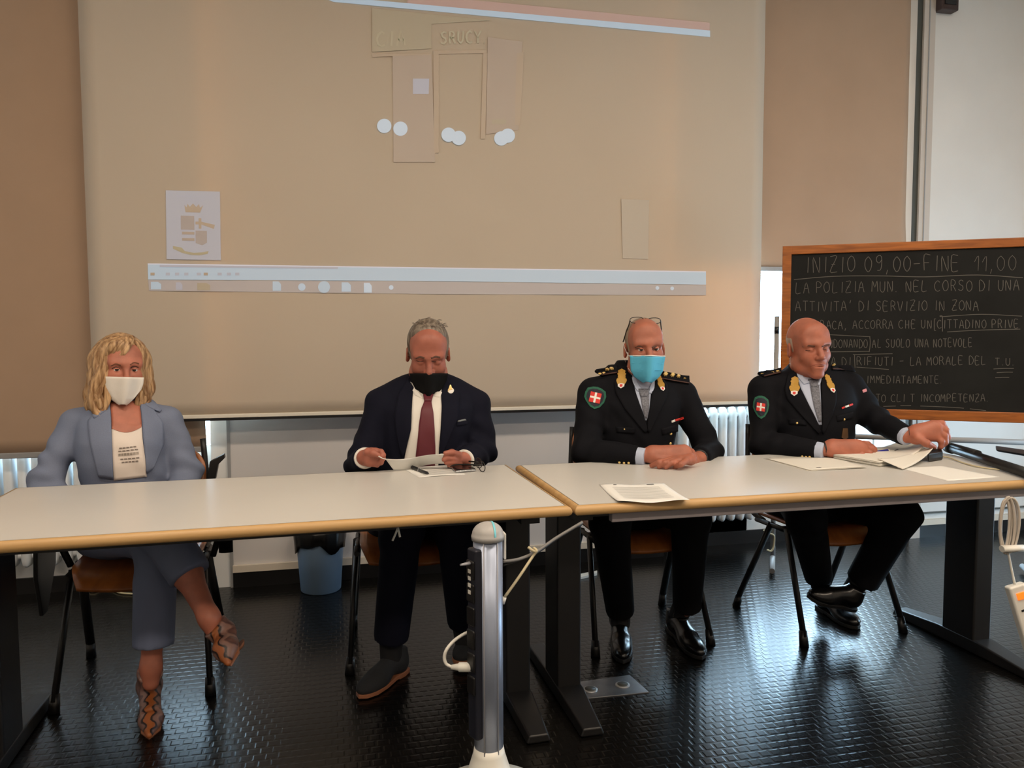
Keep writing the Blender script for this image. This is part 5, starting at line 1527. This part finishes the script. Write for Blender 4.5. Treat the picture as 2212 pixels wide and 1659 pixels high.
    fl = lambda x, y, z: atz(x, y, z)
    boot(A(324, 1450, 2.70), fl(326, 1555, .028), fl(322, 1588, .012), fl(322, 1500, .0) * (1, 1, 0) + (0, .0, .004), (0, -.12, 1))
    d2 = A(512, 1420, 2.40)
    boot(A(463, 1352, 2.49), A(487, 1402, 2.42), A(493, 1432, 2.37), A(522, 1398, 2.50), unit(A(463, 1352, 2.49) - A(505, 1400, 2.50)) * .5 + np.array([-.4, -.5, .3]))
    # hair
    def mask(x, y, z):
        cap = sstep(-.074, -.05, y + .0 * x) * sstep(-.04, .0, z); front = sstep(.075, .092, z - .25 * x)
        return np.clip(np.maximum(cap, front), 0, 1)
    me, hb_ = hair_field(h, .004, mask, .020).mesh('hair'); hair = put('hair', me, m_blond, p)
    def lock(pts, r0, n=6):
        P = spline([h.w(*q) for q in pts], 5); k = len(P)
        rr = [r0 * (.55 + .6 * math.sin(math.pi * min(1, .12 + .86 * i / (k - 1)))) * (1 if i < k - 1 else .2) for i in range(k)]
        MB().tube(P, rr, n, flat=(1.3, .7)).build('hair_lock', m_blond, hair)
    R_ = random.Random(3)
    for i in range(64):
        s = -1 if i % 2 else 1
        th = R_.uniform(38, 170) * s; a = math.radians(th)
        r = lambda f: (math.sin(a) * (.083 * f), .018 - math.cos(a) * .103 * f)
        length = R_.uniform(.13, .185) if s < 0 else R_.uniform(.10, .15)
        wv = R_.uniform(0, 6.28); out = R_.uniform(1.16, 1.42) if s < 0 else R_.uniform(1.14, 1.34)
        pts = []
        for k, (f, z) in enumerate(((.55, .128), (.95, .095), (1.13, .04), (1.17 * (out / 1.25), -.02), (out, -.02 - length * .45), (out * 1.02, -.02 - length * .78), (out * .95, -.02 - length))):
            x, y = r(f); w_ = .015 * math.sin(wv + k * 1.9) * (k > 1)
            if abs(th) < 62 and k > 1: y = max(y, -.052); x = s * max(abs(x), .066)
            pts.append((x + w_ * s, y + w_ * .6, z))
        lock(pts, R_.uniform(.010, .016))
    for i in range(18):                                           # fringe swept across the brow
        u = i / 17
        a = (.030 - .02 * u, -.035 - .02 * R_.random(), .128 + .006 * R_.random())
        b = (.012 - .055 * u, -.078 - .004 * R_.random(), .098 + .01 * R_.random())
        c_ = (-.012 - .052 * u, -.088 + .030 * u, .062 + .012 * R_.random() - .01 * u)
        e = (-.050 - .030 * u, -.078 + .05 * u, .024 + .014 * R_.random() - .025 * u)
        lock([a, b, c_, e], R_.uniform(.008, .012))
    for i in range(10):
        u = i / 9
        lock([(.022, -.03, .130), (.045 + .01 * u, -.060 + .03 * u, .103), (.068 + .004 * u, -.060 + .02 * u, .06), (.078, -.045 + .02 * u, .015), (.082 + .006 * u, -.035 + .02 * u, -.03)], R_.uniform(.008, .012))
    # face
    h.eyes(body, (-.12, -1, .02))
    for pts in ([(240, 790), (250, 786), (261, 789)], [(281, 788), (290, 783.5), (300, 786)]): tubecast('eyebrow', bv, pts, .0030, m_brow1, body, -.0004, n=10, flat=(.45, 1))
    for pts in ([(242, 796.5), (250, 793), (259, 796)], [(282, 794.5), (290, 791), (299, 793.5)]): tubecast('eyelash', bv, pts, .0016, m_lash, body, .0005)
    mk = patch('face_mask', bv, [(223, 813), (221, 828), (224, 842), (238, 858), (259, 873)], [(311, 815), (310, 828), (305, 842), (292, 858), (272, 873)], .006, .003, m_maskw, p, 18, 16, blur=3, tent=25, hang=.0015)
    return p
woman()
# ================================================================== officers
def uniform_marks(p, jb, jacket, ep, badges, patch_c, pr, buttons, ribbons, cuffs, flip=1):
    for q in ep:                                                   # shoulder boards with stars
        L, R, stars = q
        b = patch('shoulder_board', jb, L, R, .010, .009, m_uni, jacket, 10, 6)
        pt = patch('board_piping', jb, [(L[-1][0], L[-1][1] - 1.2), (L[-1][0], L[-1][1] + .6)], [(R[-1][0], R[-1][1] - 1.2), (R[-1][0], R[-1][1] + .6)], .0115, .003, M('board piping', (70, 40, 32), .6), b, 10, 3)
        for k, (x, y, rx_, ry_) in enumerate(stars):
            pts = []
            for i in range(12):
                r_ = 1 if i % 2 == 0 else .62; a = 2 * math.pi * i / 12
                pts.append((x + rx_ * r_ * math.cos(a), y + ry_ * r_ * math.sin(a)))
            decal('rank_star', jb, pts, .0185, .008, m_goldb, b, 2)
    for (x, y, w_, hh, lean) in badges:                            # gold leaf emblem on the lapel
        def q(u, v): return (x + u * w_ + v * lean, y - v * hh)
        out = [(0, 1.0), (.25, .93), (.42, .88), (.36, .76), (.5, .72), (.4, .6), (.46, .5), (.30, .42), (.55, .42), (.6, .3), (.45, .12), (.25, .02), (0, 0)]
        poly = [q(u, v) for u, v in out] + [q(-u, v) for u, v in out[-2:0:-1]]
        o = decal('lapel_emblem', jb, poly, .0125, .004, m_gold, jacket, 3)
        decal('emblem_shield', jb, [q(u, v) for u, v in ((-.38, .08), (0, .12), (.38, .08), (.36, -.06), (0, -.18), (-.36, -.06))], .0138, .003, m_wht, o, 2)
        decal('emblem_cross', jb, [q(u, v) for u, v in ((-.16, .05), (.16, .05), (.16, -.06), (0, -.12), (-.16, -.06))], .0146, .002, m_red, o, 1)
    if patch_c:
        x, y, sx, sy, rot, sq = patch_c
        c_, s_ = math.cos(rot), math.sin(rot)
        def q(u, v): return (x + (u * c_ - v * s_) * sx, y + (u * s_ + v * c_) * sy)
        sh = [(-.85, -.75), (-.4, -.95), (0, -1), (.4, -.95), (.85, -.75), (1, -.3), (.92, .25), (.6, .75), (.15, 1.0), (-.3, .85), (-.75, .45), (-1, .1), (-1, -.35)]
        o = decal('sleeve_patch', jb, [q(*v) for v in sh], .004, .003, m_green, jacket, 3)
        decal('patch_field', jb, [q(u * .80, v * .80) for u, v in sh], .0055, .003, m_navyb, o, 3)
        def z(u, v): return q(u * sq, v * sq * sx / sy)
        for a, b in ((-1, -1), (1, -1), (1, 1), (-1, 1)):
            decal('patch_quarter', jb, [z(a * .2, b * .2), z(a, b * .2), z(a, b), z(a * .2, b)], .0075, .002, m_red, o, 1)
        decal('patch_cross', jb, [z(*v) for v in ((-.2, -1), (.2, -1), (.2, -.2), (1, -.2), (1, .2), (.2, .2), (.2, 1), (-.2, 1), (-.2, .2), (-1, .2), (-1, -.2), (-.2, -.2))], .007, .002, m_wht, o, 2)
    for x, y, r in buttons: button('button', jb, x, y, r, m_goldb, jacket)
    for x, y, r in cuffs: button('cuff_button', jb, x, y, r, m_goldb, jacket)
    for pts, mt in ribbons: decal('medal_ribbon', jb, pts, .005, .003, mt, jacket, 1)

def uniform_jacket(org, yaw, prof, arms, necks, box, fold=()):
    F = Field(box[0], box[1], .006)
    F.add(loft(org, yaw, prof), .02)
    for (S, E, W_, r), Nk in zip(arms, necks):
        F.add(cone(S + (0, 0, .016), Nk, r[0] * .78, r[0] * .8), .03)
        F.add(cone(S, E, r[0], r[1]), .025); F.add(cone(E, W_, r[1], r[2], flat_end=True), .02)
        F.folds(E, .14, .0065, foldfn(W_ - S, 72)); F.folds((S + E) / 2, .11, .004, foldfn((.6, 0, 1), 60, 2))
    for c, r, a, d, f in fold: F.folds(c, r, a, foldfn(d, f))
    me, jb = F.mesh('jacket', 1)
    return me, jb
def cuff(name, W_, E, r, mat, parent, ln=.022):
    d = unit(W_ - E); F = Field(W_ - .09, W_ + .09, .004); F.add(cone(W_ - d * .02, W_ + d * ln, r, r * .95, flat_end=True, flat_start=True), 0)
    me, _ = F.mesh(name, 1); return put(name, me, mat, parent)

def masked_officer():
    p = thing('person', 'person in dark police uniform with blue surgical mask and folded hands', 'person', (1.25, 3.13, 0))
    h = Head(A(1392, 753, 3.09), -11, 1, -2, 1.0)
    org, yaw = (1.25, 3.13), math.radians(-10)
    prof = [(.44, 0, 0, .18, .15), (.55, 0, 0, .175, .145), (.70, 0, -.01, .165, .14), (.85, .01, -.02, .178, .135), (.96, .02, -.02, .185, .12), (1.02, .02, .005, .18, .098),
            (1.06, .02, .035, .16, .078), (1.09, .02, .05, .115, .068), (1.12, .02, .055, .085, .06), (1.14, .02, .06, .07, .05)]
    SL, EL, WL = A(1281, 852, 3.13), A(1264, 973, 3.01), A(1378, 986, 2.875)
    SR, ER, WR_ = A(1474, 856, 3.10), A(1532, 973, 3.03), A(1512, 988, 2.89)
    neck = A(1392, 838, 3.14)
    Yr = 2.845
    hands = [ch([(1380, 985, 2.875), (1410, 981, 2.86)], (.026, .029), .02),
             ch([(1410, 975, 2.86), (1478, 969, Yr)], (.021, .016), .02), ch([(1410, 979, 2.855), (1485, 975, Yr - .005)], (.022, .0165), .02),
             ch([(1410, 984, 2.85), (1486, 983, Yr - .012)], (.022, .0155), .02), ch([(1410, 989, 2.845), (1478, 991, Yr - .018)], (.02, .0145), .02),
             ch([(1478, 969, Yr), (1493, 976, Yr + .01), (1501, 988, Yr + .015)], (.0155, .0135, .011)), ch([(1485, 976, Yr - .005), (1497, 984, Yr - .002), (1502, 996, Yr)], (.0155, .0135, .011)),
             ch([(1486, 984, Yr - .012), (1496, 992, Yr - .012), (1498, 1001, Yr - .014)], (.015, .013, .0105)), ch([(1474, 990, Yr - .02), (1486, 998, Yr - .03), (1491, 1004, Yr - .035)], (.014, .012, .010)),
             ch([(1418, 990, 2.83), (1446, 994, 2.815), (1468, 1001, 2.80)], (.016, .013, .010), .006),
             # left hand lying under it, fingers forward to the left
             ch([(1512, 990, 2.88), (1480, 996, 2.83)], (.024, .022), .02)]
    for (x0, y0, x1, y1, x2, y2) in ((1452, 992, 1424, 999, 1408, 1009), (1462, 993, 1437, 1000, 1424, 1011), (1470, 994, 1451, 1000, 1438, 1012), (1480, 997, 1471, 1003, 1459, 1011)):
        c1 = atz(x0, y0, .772); c2 = atz(x1, y1, .765); c3 = atz(x2, y2 - 3, .7495)
        hands.append(([atz(1492, 992, .772), c1], (.018, .0125), .012)); hands.append(([c1, c2, c3], (.0125, .0115, .0095), .003))
    HL, HR = np.array([1.17, 3.08, .53]), np.array([1.34, 3.08, .53])
    KL, KR = A(1316, 1118, 2.74), A(1492, 1112, 2.74)
    AL, AR = A(1340, 1325, 2.93), A(1477, 1318, 2.90)
    me, bv = make_body(h, org, yaw, prof, [(SL, EL, WL), (SR, ER, WR_)], hands, [(HL, KL, AL), (HR, KR, AR)], neck, handboxes=[(A(1450, 988, 2.83), .115)], open_eye=.0030)
    body = put('body', me, m_skin3, p)
    me, jb = uniform_jacket(org, yaw, prof, [(SL, EL, WL, (.066, .056, .042)), (SR, ER, WR_, (.064, .055, .044))], (A(1350, 822, 3.14), A(1432, 830, 3.13)), ((org[0] - .42, 2.8, .42), (org[0] + .48, 3.45, 1.18)),
                            [(A(1340, 930, 3.0), .16, .003, (1, 0, .7), 45)])
    jacket = put('jacket', me, m_uni, p)
    shirt = patch('shirt', jb, [(1362, 812), (1372, 850), (1388, 890), (1394, 908)], [(1412, 818), (1406, 850), (1402, 890), (1397, 908)], .002, .003, m_shirtb, p, 9, 18)
    patch('shirt_collar', jb, [(1362, 808), (1366, 828), (1376, 846)], [(1372, 818), (1382, 838), (1393, 848)], .008, .006, m_shirtb, shirt, 5, 7)
    patch('shirt_collar', jb, [(1410, 824), (1402, 840), (1397, 848)], [(1414, 816), (1413, 840), (1407, 852)], .008, .006, m_shirtb, shirt, 5, 7)
    tie = patch('tie', jb, [(1380, 845), (1384, 864), (1388, 885), (1394, 904)], [(1402, 845), (1402, 864), (1401, 885), (1397, 904)], .0055, .006, m_gtie, p, 7, 14)
    patch('tie_knot', jb, [(1378, 842), (1384, 860)], [(1404, 842), (1398, 858)], .009, .008, m_gtie, tie, 6, 5)
    patch('lapel', jb, [(1344, 800), (1326, 828), (1330, 850), (1350, 885), (1392, 935)], [(1364, 812), (1372, 848), (1382, 876), (1390, 895), (1398, 930)], .008, .007, m_uni, jacket, 9, 20)
    patch('lapel', jb, [(1414, 816), (1408, 848), (1404, 876), (1399, 900), (1398, 930)], [(1424, 808), (1442, 836), (1440, 860), (1424, 890), (1402, 935)], .008, .007, m_uni, jacket, 9, 20)
    patch('pocket_flap', jb, [(1330, 922), (1332, 934)], [(1372, 924), (1370, 937)], .004, .004, m_uni, jacket, 6, 4); patch('pocket_flap', jb, [(1428, 926), (1430, 940)], [(1464, 916), (1464, 932)], .004, .004, m_uni, jacket, 6, 4)
    G_ = 4.5
    uniform_marks(p, jb, jacket,
        [([(1288, 797), (1282, 803), (1300, 814)], [(1334, 790), (1336, 800), (1334, 808)], [(1296, 807, 4.8, 2.6), (1305, 805.5, 4.6, 2.4), (1314, 804, 4.4, 2.2), (1323, 802.5, 4.2, 2.0)]),
         ([(1430, 806), (1432, 813), (1428, 820)], [(1488, 812), (1489, 822), (1488, 831)], [(1435.5, 813, 5, 4.2), (1450, 815, 5, 4.2), (1464, 817, 5, 4.2), (1478, 819, 5, 4.2)])],
        [(1341, 836, 19, 36, 1.5), (1429, 843, 12, 30, -9)], (1285, 860, 23, 24, .22, .48), None,
        [(1349, 927, .006), (1449, 937, .006), (1448, 958, .006)],
        [([(1449, 909), (1456, 906), (1457, 910), (1450, 913)], m_wht), ([(1457, 906), (1466, 903), (1467, 907), (1458, 910)], m_red), ([(1467, 903), (1476, 900), (1477, 904), (1468, 907)], m_red)],
        [(1338, 999, .005), (1348, 1000, .005), (1358, 1000, .005), (1526, 1001, .005)])
    cuff('shirt_cuff', WL, EL, .0375, m_shirtb, shirt, .03); cuff('shirt_cuff', WR_, ER, .036, m_blackp, shirt, .012)
    F = Field((.85, 2.55, .10), (1.70, 3.45, .68), .009)
    F.add(ell((1.255, 3.13, .52), (.19, .17, .10)), .03)
    for H_, K, hem in ((HL, KL, A(1340, 1322, 2.93)), (HR, KR, A(1484, 1312, 2.885))):
        limb(F, (H_, K), (.09, .076), .04); F.add(cone(K, hem, .074, .058, flat_end=True), .03); F.folds(K, .17, .004, foldfn((1, 0, 1), 60))
    me, _ = F.mesh('trousers', 1); put('trousers', me, m_unit, p)
    for a, b in ((A(1340, 1310, 2.93), A(1340, 1345, 2.93)), (A(1478, 1300, 2.895), A(1460, 1345, 2.95))):
        F = Field(np.minimum(a, b) - .08, np.maximum(a, b) + .08, .005); F.add(cone(a, b, .042, .040), 0); me, _ = F.mesh('sock'); put('sock', me, m_sock, p)
    shoe(p, atz(1335, 1352, 0), atz(1346, 1436, 0), (0, 0, 1), m_shoeb, m_soleb, laces=m_blackp)
    shoe(p, atz(1447, 1355, 0), atz(1516, 1428, 0), (0, 0, 1), m_shoeb, m_soleb, laces=m_blackp)
    def mask(x, y, z):
        side = sstep(.045, .06, np.abs(x)) * sstep(-.03, -.01, y) * sstep(-.03, -.005, z); back = sstep(.0, .05, y) * sstep(-.07, -.04, z); top = sstep(-.055, -.03, y) * sstep(.06, .09, z) * .6
        return np.clip(np.maximum(np.maximum(side, back), top), 0, 1)
    me, _ = hair_field(h, .004, mask, .0052).mesh('hair'); put('hair', me, m_stub, p)
    h.eyes(body, (-.10, -1, .0))
    for pts in ([(1372, 750), (1380, 747), (1389, 750)], [(1408, 751), (1417, 748.5), (1425, 751)]): tubecast('eyebrow', bv, pts, .0040, m_brow2, body, -.0004, n=10, flat=(.45, 1))
    for pts in ([(1373, 754), (1381, 752.5), (1389, 754.5)], [(1409, 755), (1416, 753), (1424, 755.5)]): tubecast('eyelash', bv, pts, .0014, m_lash, body, .0003)
    mk = patch('face_mask', bv, [(1361, 768), (1362, 785), (1363, 800), (1372, 813), (1390, 824)], [(1436, 769), (1433, 785), (1431, 800), (1423, 813), (1406, 825)], .006, .003, m_maskb, p, 18, 16, blur=3, tent=25, hang=.0015)
    G, N_ = patch_grid(bv, [(1361, 767.5), (1361, 769.5)], [(1436, 768.5), (1436, 770.5)], 18, 3, .0075, 2, 8); MB().grid(G, .002, -N_).build('mask_edge', m_wstrap, mk)
    for k, (a, b, s) in enumerate(((1366, 1430, 784), (1366, 1428, 797))):
        G, N_ = patch_grid(bv, [(a, s), (a, s + 1.2)], [(b, s + 1), (b, s + 2.2)], 18, 3, .0105, 2, 25)
        MB().grid(G, .002, -N_).build('pleat', m_maskb, mk)
    def strap(pts): MB().tube(spline([castp(bv, *q)[0] + (0, -.003, 0) for q in pts], 4), .0013, 6).build('strap', m_wstrap, mk)
    strap([(1362, 772), (1355, 765), (1349, 752), (1346, 744)]); strap([(1364, 806), (1357, 796), (1352, 786), (1349, 776)])
    # spectacles pushed up on the head: worn, but liftable
    g = thing('eyeglasses', 'thin dark-framed glasses pushed up on the masked officer\'s head', 'glasses', h.w(0, -.03, .13))
    fx = unit(h.R @ np.array([1, 0, 0])); fu = unit(h.R @ np.array([0, -.45, 1]));
    for s in (-1, 1):
        c = A(1394 + s * 18.5, 691.5 + .8 * (s + 1), 3.075)
        rim = [c + fx * .0285 * math.copysign(abs(math.cos(q)) ** .8, math.cos(q)) + np.array([0, .004, .0125]) * math.copysign(abs(math.sin(q)) ** .8, math.sin(q)) for q in np.linspace(0, 2 * math.pi, 29)]
        MB().tube(rim, .0017, 8, caps=False).build('rim', m_tort, g); MB().add(rim[:-1], [tuple(range(len(rim) - 1))]).build('lens', m_glass, g)
        e = c + fx * .0285 * s; tip = h.w(s * .085, .03, .03)
        MB().tube(spline([e, e + (tip - e) * .15 + np.array([0, 0, -.004]), e + (tip - e) * .6, tip], 5), .0018, 8, flat=(1, 1.5)).build('temple', m_tort, g)
    c = A(1394, 690, 3.075); MB().tube(spline([c - fx * .007, c + np.array([0, 0, .003]), c + fx * .007], 4), .0017, 8).build('bridge', m_tort, g)
    return p
masked_officer()

def bald_officer():
    p = thing('person', 'person, bald, in dark police uniform, turning pages at the right end of the table', 'person', (2.07, 3.05, 0))
    h = Head(A(1746, 752, 3.07), -6, 2, -3, 1.025)
    org, yaw = (2.07, 3.08), math.radians(-14)
    prof = [(.44, 0, -.02, .185, .15), (.55, 0, -.02, .18, .15), (.70, 0, -.03, .172, .145), (.85, .01, -.03, .182, .14), (.96, .015, -.02, .187, .125), (1.02, .02, .005, .18, .098),
            (1.06, .02, .035, .16, .078), (1.09, .02, .05, .115, .068), (1.115, .02, .055, .085, .06), (1.135, .02, .06, .07, .05)]
    SL, EL, WL = A(1648, 845, 3.10), A(1648, 958, 3.02), A(1765, 974, 2.84)
    SR, ER, WR_ = A(1836, 838, 3.06), A(1888, 905, 2.96), A(1955, 941, 2.76)
    neck = A(1744, 836, 3.11)
    hb = 2.80
    hands = [ch([(1770, 972, 2.835), (1798, 968, 2.815)], (.027, .030), .02),
             ch([(1798, 962, 2.815), (1850, 958, hb)], (.024, .0175), .02), ch([(1798, 966, 2.81), (1862, 963, hb - .01)], (.024, .0175), .02),
             ch([(1798, 972, 2.805), (1866, 971, hb - .018)], (.023, .0165), .02), ch([(1798, 977, 2.80), (1858, 979, hb - .02)], (.021, .015), .02),
             ch([(1850, 958, hb), (1874, 960, hb + .0), (1888, 970, hb), (1892, 982, hb)], (.016, .0145, .0125, .010)), ch([(1862, 964, hb - .01), (1882, 970, hb - .015), (1888, 983, hb - .015)], (.016, .0145, .011)),
             ch([(1866, 972, hb - .018), (1878, 979, hb - .03), (1876, 987, hb - .03)], (.0155, .0135, .0105)), ch([(1856, 979, hb - .02), (1862, 984, hb - .035), (1850, 988, hb - .035)], (.0145, .0125, .0095)),
             ch([(1802, 975, 2.79), (1830, 984, 2.78), (1850, 987, 2.775)], (.016, .013, .010), .008)]
    hl = 2.70
    hands += [ch([(1957, 941, 2.755), (1978, 938, 2.73)], (.026, .029), .02),
              ch([(1980, 930, 2.73), (2014, 918, hl + .01)], (.026, .018), .02), ch([(1980, 936, 2.725), (2024, 922, hl)], (.026, .018), .02),
              ch([(1980, 942, 2.72), (2026, 932, hl - .005)], (.025, .017), .02), ch([(1980, 947, 2.72), (2022, 944, hl - .01)], (.022, .016), .02),
              ch([(2014, 916, hl + .01), (2034, 915, hl + .005), (2044, 930, hl), (2040, 950, hl - .005)], (.0165, .0145, .0125, .010)), ch([(2024, 922, hl), (2042, 930, hl - .012), (2047, 945, hl - .014), (2036, 960, hl - .012)], (.0165, .0145, .0125, .010)),
              ch([(2026, 932, hl - .005), (2040, 942, hl - .02), (2042, 956, hl - .02), (2030, 968, hl - .014)], (.016, .0135, .012, .0095)), ch([(2022, 944, hl - .01), (2034, 954, hl - .025), (2032, 966, hl - .022)], (.015, .012, .0095)),
              ch([(1982, 946, 2.70), (2002, 958, hl - .03), (2018, 966, hl - .025)], (.0175, .0145, .010), .008)]
    HL, HR = np.array([1.98, 3.02, .53]), np.array([2.15, 3.02, .53])
    KL, KR = A(1742, 1118, 2.70), A(1945, 1112, 2.66)
    AL, AR = A(1772, 1250, 2.915), A(1858, 1262, 2.79)
    me, bv = make_body(h, org, yaw, prof, [(SL, EL, WL), (SR, ER, WR_)], hands, [(HL, KL, AL), (HR, KR, AR)], neck, closed=True, handboxes=[(A(1835, 972, hb), .10), (A(2005, 940, hl), .10)], rn=.062)
    body = put('body', me, m_skin4, p)
    me, jb = uniform_jacket(org, yaw, prof, [(SL, EL, WL, (.066, .057, .043)), (SR, ER, WR_, (.064, .056, .043))], (A(1706, 824, 3.11), A(1788, 822, 3.10)), ((org[0] - .42, 2.65, .42), (org[0] + .60, 3.45, 1.18)),
                            [(A(1700, 920, 3.0), .16, .003, (1, 0, .7), 45)])
    jacket = put('jacket', me, m_uni, p)
    shirt = patch('shirt', jb, [(1717, 800), (1730, 840), (1752, 885), (1769, 918)], [(1772, 808), (1772, 840), (1774, 885), (1775, 918)], .002, .003, m_shirtb, p, 9, 18)
    patch('shirt_collar', jb, [(1716, 798), (1722, 815), (1736, 832)], [(1728, 808), (1742, 824), (1750, 828)], .008, .006, m_shirtb, shirt, 5, 7)
    patch('shirt_collar', jb, [(1764, 816), (1762, 826), (1764, 832)], [(1774, 806), (1774, 822), (1770, 834)], .008, .006, m_shirtb, shirt, 5, 7)
    tie = patch('tie', jb, [(1748, 823), (1752, 850), (1758, 880), (1768, 912)], [(1768, 823), (1770, 850), (1773, 880), (1774, 912)], .0055, .006, m_gtie, p, 7, 14)
    patch('tie_knot', jb, [(1745, 821), (1752, 838)], [(1770, 821), (1764, 838)], .009, .008, m_gtie, tie, 6, 5)
    patch('lapel', jb, [(1702, 806), (1694, 842), (1700, 862), (1732, 900), (1768, 938)], [(1717, 800), (1728, 838), (1744, 870), (1760, 900), (1772, 932)], .008, .007, m_uni, jacket, 9, 20)
    patch('lapel', jb, [(1773, 806), (1774, 838), (1775, 870), (1776, 900), (1775, 934)], [(1782, 800), (1806, 846), (1806, 868), (1796, 900), (1778, 938)], .008, .007, m_uni, jacket, 9, 20)
    patch('pocket_flap', jb, [(1702, 904), (1704, 916)], [(1742, 908), (1742, 920)], .004, .004, m_uni, jacket, 6, 4); patch('pocket_flap', jb, [(1806, 898), (1808, 911)], [(1842, 890), (1842, 904)], .004, .004, m_uni, jacket, 6, 4)
    uniform_marks(p, jb, jacket,
        [([(1640, 802), (1634, 808), (1650, 816)], [(1684, 796), (1688, 802), (1686, 808)], [(1647, 808, 4.4, 2), (1658, 806, 4.4, 2), (1669, 804, 4.4, 2), (1680, 801.5, 4.6, 2.2)]),
         ([(1795, 790), (1796, 794), (1796, 800)], [(1838, 792), (1844, 797), (1846, 803)], [(1798, 793, 4.2, 1.5), (1812, 793.5, 4.2, 1.5), (1826, 794, 4.2, 1.5), (1838, 795, 4, 1.5)])],
        [(1716, 852, 19, 36, 0), (1797, 846, 13, 34, -14)], (1644, 880, 17, 25, .12, .5), None,
        [(1722, 914, .006), (1823, 906, .006)],
        [([(1817, 880), (1823, 878), (1824, 881), (1818, 884)], m_red), ([(1824, 877.5), (1832, 874.5), (1833, 878), (1825, 881)], m_wht), ([(1833, 874), (1840, 871.5), (1841, 875), (1834, 878)], m_red)],
        [(1733, 986, .005), (1741, 987, .005), (1749, 987, .005)])
    decal('belt_badge', jb, [(1820, 925), (1830, 925), (1831, 945), (1824, 950), (1817, 945)], .004, .003, M('bronze badge', (104, 78, 54), .4, metal=.5), jacket, 2)
    decal('sleeve_tab', jb, [(1862, 843), (1870, 840), (1872, 846), (1864, 849)], .004, .003, M('pink tab', (200, 130, 140), .6), jacket, 1)
    cuff('shirt_cuff', WL, EL, .039, m_shirtb, shirt, .03); cuff('shirt_cuff', WR_, ER, .038, m_shirtb, shirt, .02)
    def band(name, c, ax, r, tr, mat, beads=0):
        ax = unit(ax); a = unit(np.cross(ax, (0, 0, 1))); b = np.cross(ax, a)
        P = [c + (a * math.cos(q) + b * math.sin(q)) * r for q in np.linspace(0, 2 * math.pi, 25)]
        if beads:
            mb = MB()
            o = None
            MB().tube(P, tr * .7, 8, caps=False).build(name, mat, p)
            for q in P[:-1]: MB().lathe([(tr * .1, -tr), (tr * .8, -tr * .6), (tr, 0), (tr * .8, tr * .6), (tr * .1, tr)], q, 8).build('bead', mat, p)
        else: MB().tube(P, tr, 8, caps=False, flat=(.5, 1.6)).build(name, mat, p)
    dL = unit(A(1798, 968, 2.815) - WL); band('watch_strap', WL + dL * .036, dL, .030, .0055, m_blackp); band('bracelet', WL + dL * .046, dL, .031, .0032, m_goldb, 1)
    dR = unit(A(1978, 938, 2.73) - WR_); band('wristband', WR_ + dR * .026, dR, .0295, .0045, m_blackp)
    F = Field((1.65, 2.45, .10), (2.60, 3.40, .68), .009)
    F.add(ell((2.07, 3.07, .52), (.19, .17, .10)), .03)
    for H_, K, hem, r in ((HL, KL, A(1768, 1246, 2.91), .058), (HR, KR, A(1862, 1256, 2.79), .066)):
        limb(F, (H_, K), (.09, .078), .04); F.add(cone(K, hem, .075, r, flat_end=True), .03); F.folds(K, .17, .004, foldfn((1, 0, 1), 60))
    me, _ = F.mesh('trousers', 1); put('trousers', me, m_unit, p)
    for a, b in ((A(1770, 1240, 2.91), A(1776, 1290, 2.92)), (A(1856, 1252, 2.79), A(1832, 1290, 2.80))):
        F = Field(np.minimum(a, b) - .08, np.maximum(a, b) + .08, .005); F.add(cone(a, b, .042, .040), 0); me, _ = F.mesh('sock'); put('sock', me, m_sock, p)
    shoe(p, atz(1768, 1312, 0), atz(1852, 1362, 0), (0, 0, 1), m_shoeb, m_soleb)
    shoe(p, A(1846, 1316, 2.80), A(1742, 1292, 2.80), (-.1, -.35, 1), m_shoeb, m_soleb)
    def mask(x, y, z):
        side = sstep(.05, .064, np.abs(x)) * sstep(-.012, .008, y) * sstep(-.03, -.01, z) * (1 - sstep(.035, .06, z)); back = sstep(.03, .07, y) * sstep(-.07, -.04, z) * (1 - sstep(.04, .075, z))
        return np.clip(np.maximum(side, back), 0, 1)
    me, _ = hair_field(h, .004, mask, .0055).mesh('hair'); put('hair', me, m_white_hair, p)
    for pts in ([(1734, 749), (1746, 746.5), (1760, 748)], [(1775, 749), (1783, 745), (1792, 744)]): tubecast('eyebrow', bv, pts, .0036, m_brow2, body, -.0004, n=10, flat=(.45, 1))
    for pts in ([(1740, 756.5), (1748, 757.5), (1757, 755)], [(1777, 754), (1784, 754), (1790, 751.5)]): tubecast('eyelash', bv, pts, .0016, m_lash, body, .0)
    tubecast('lips', bv, [(1750, 791.5), (1758, 788.5), (1769, 786.5), (1777, 787), (1785, 786.5)], .0030, m_lip, body, .0, flat=(1, .55))
    return p
bald_officer()
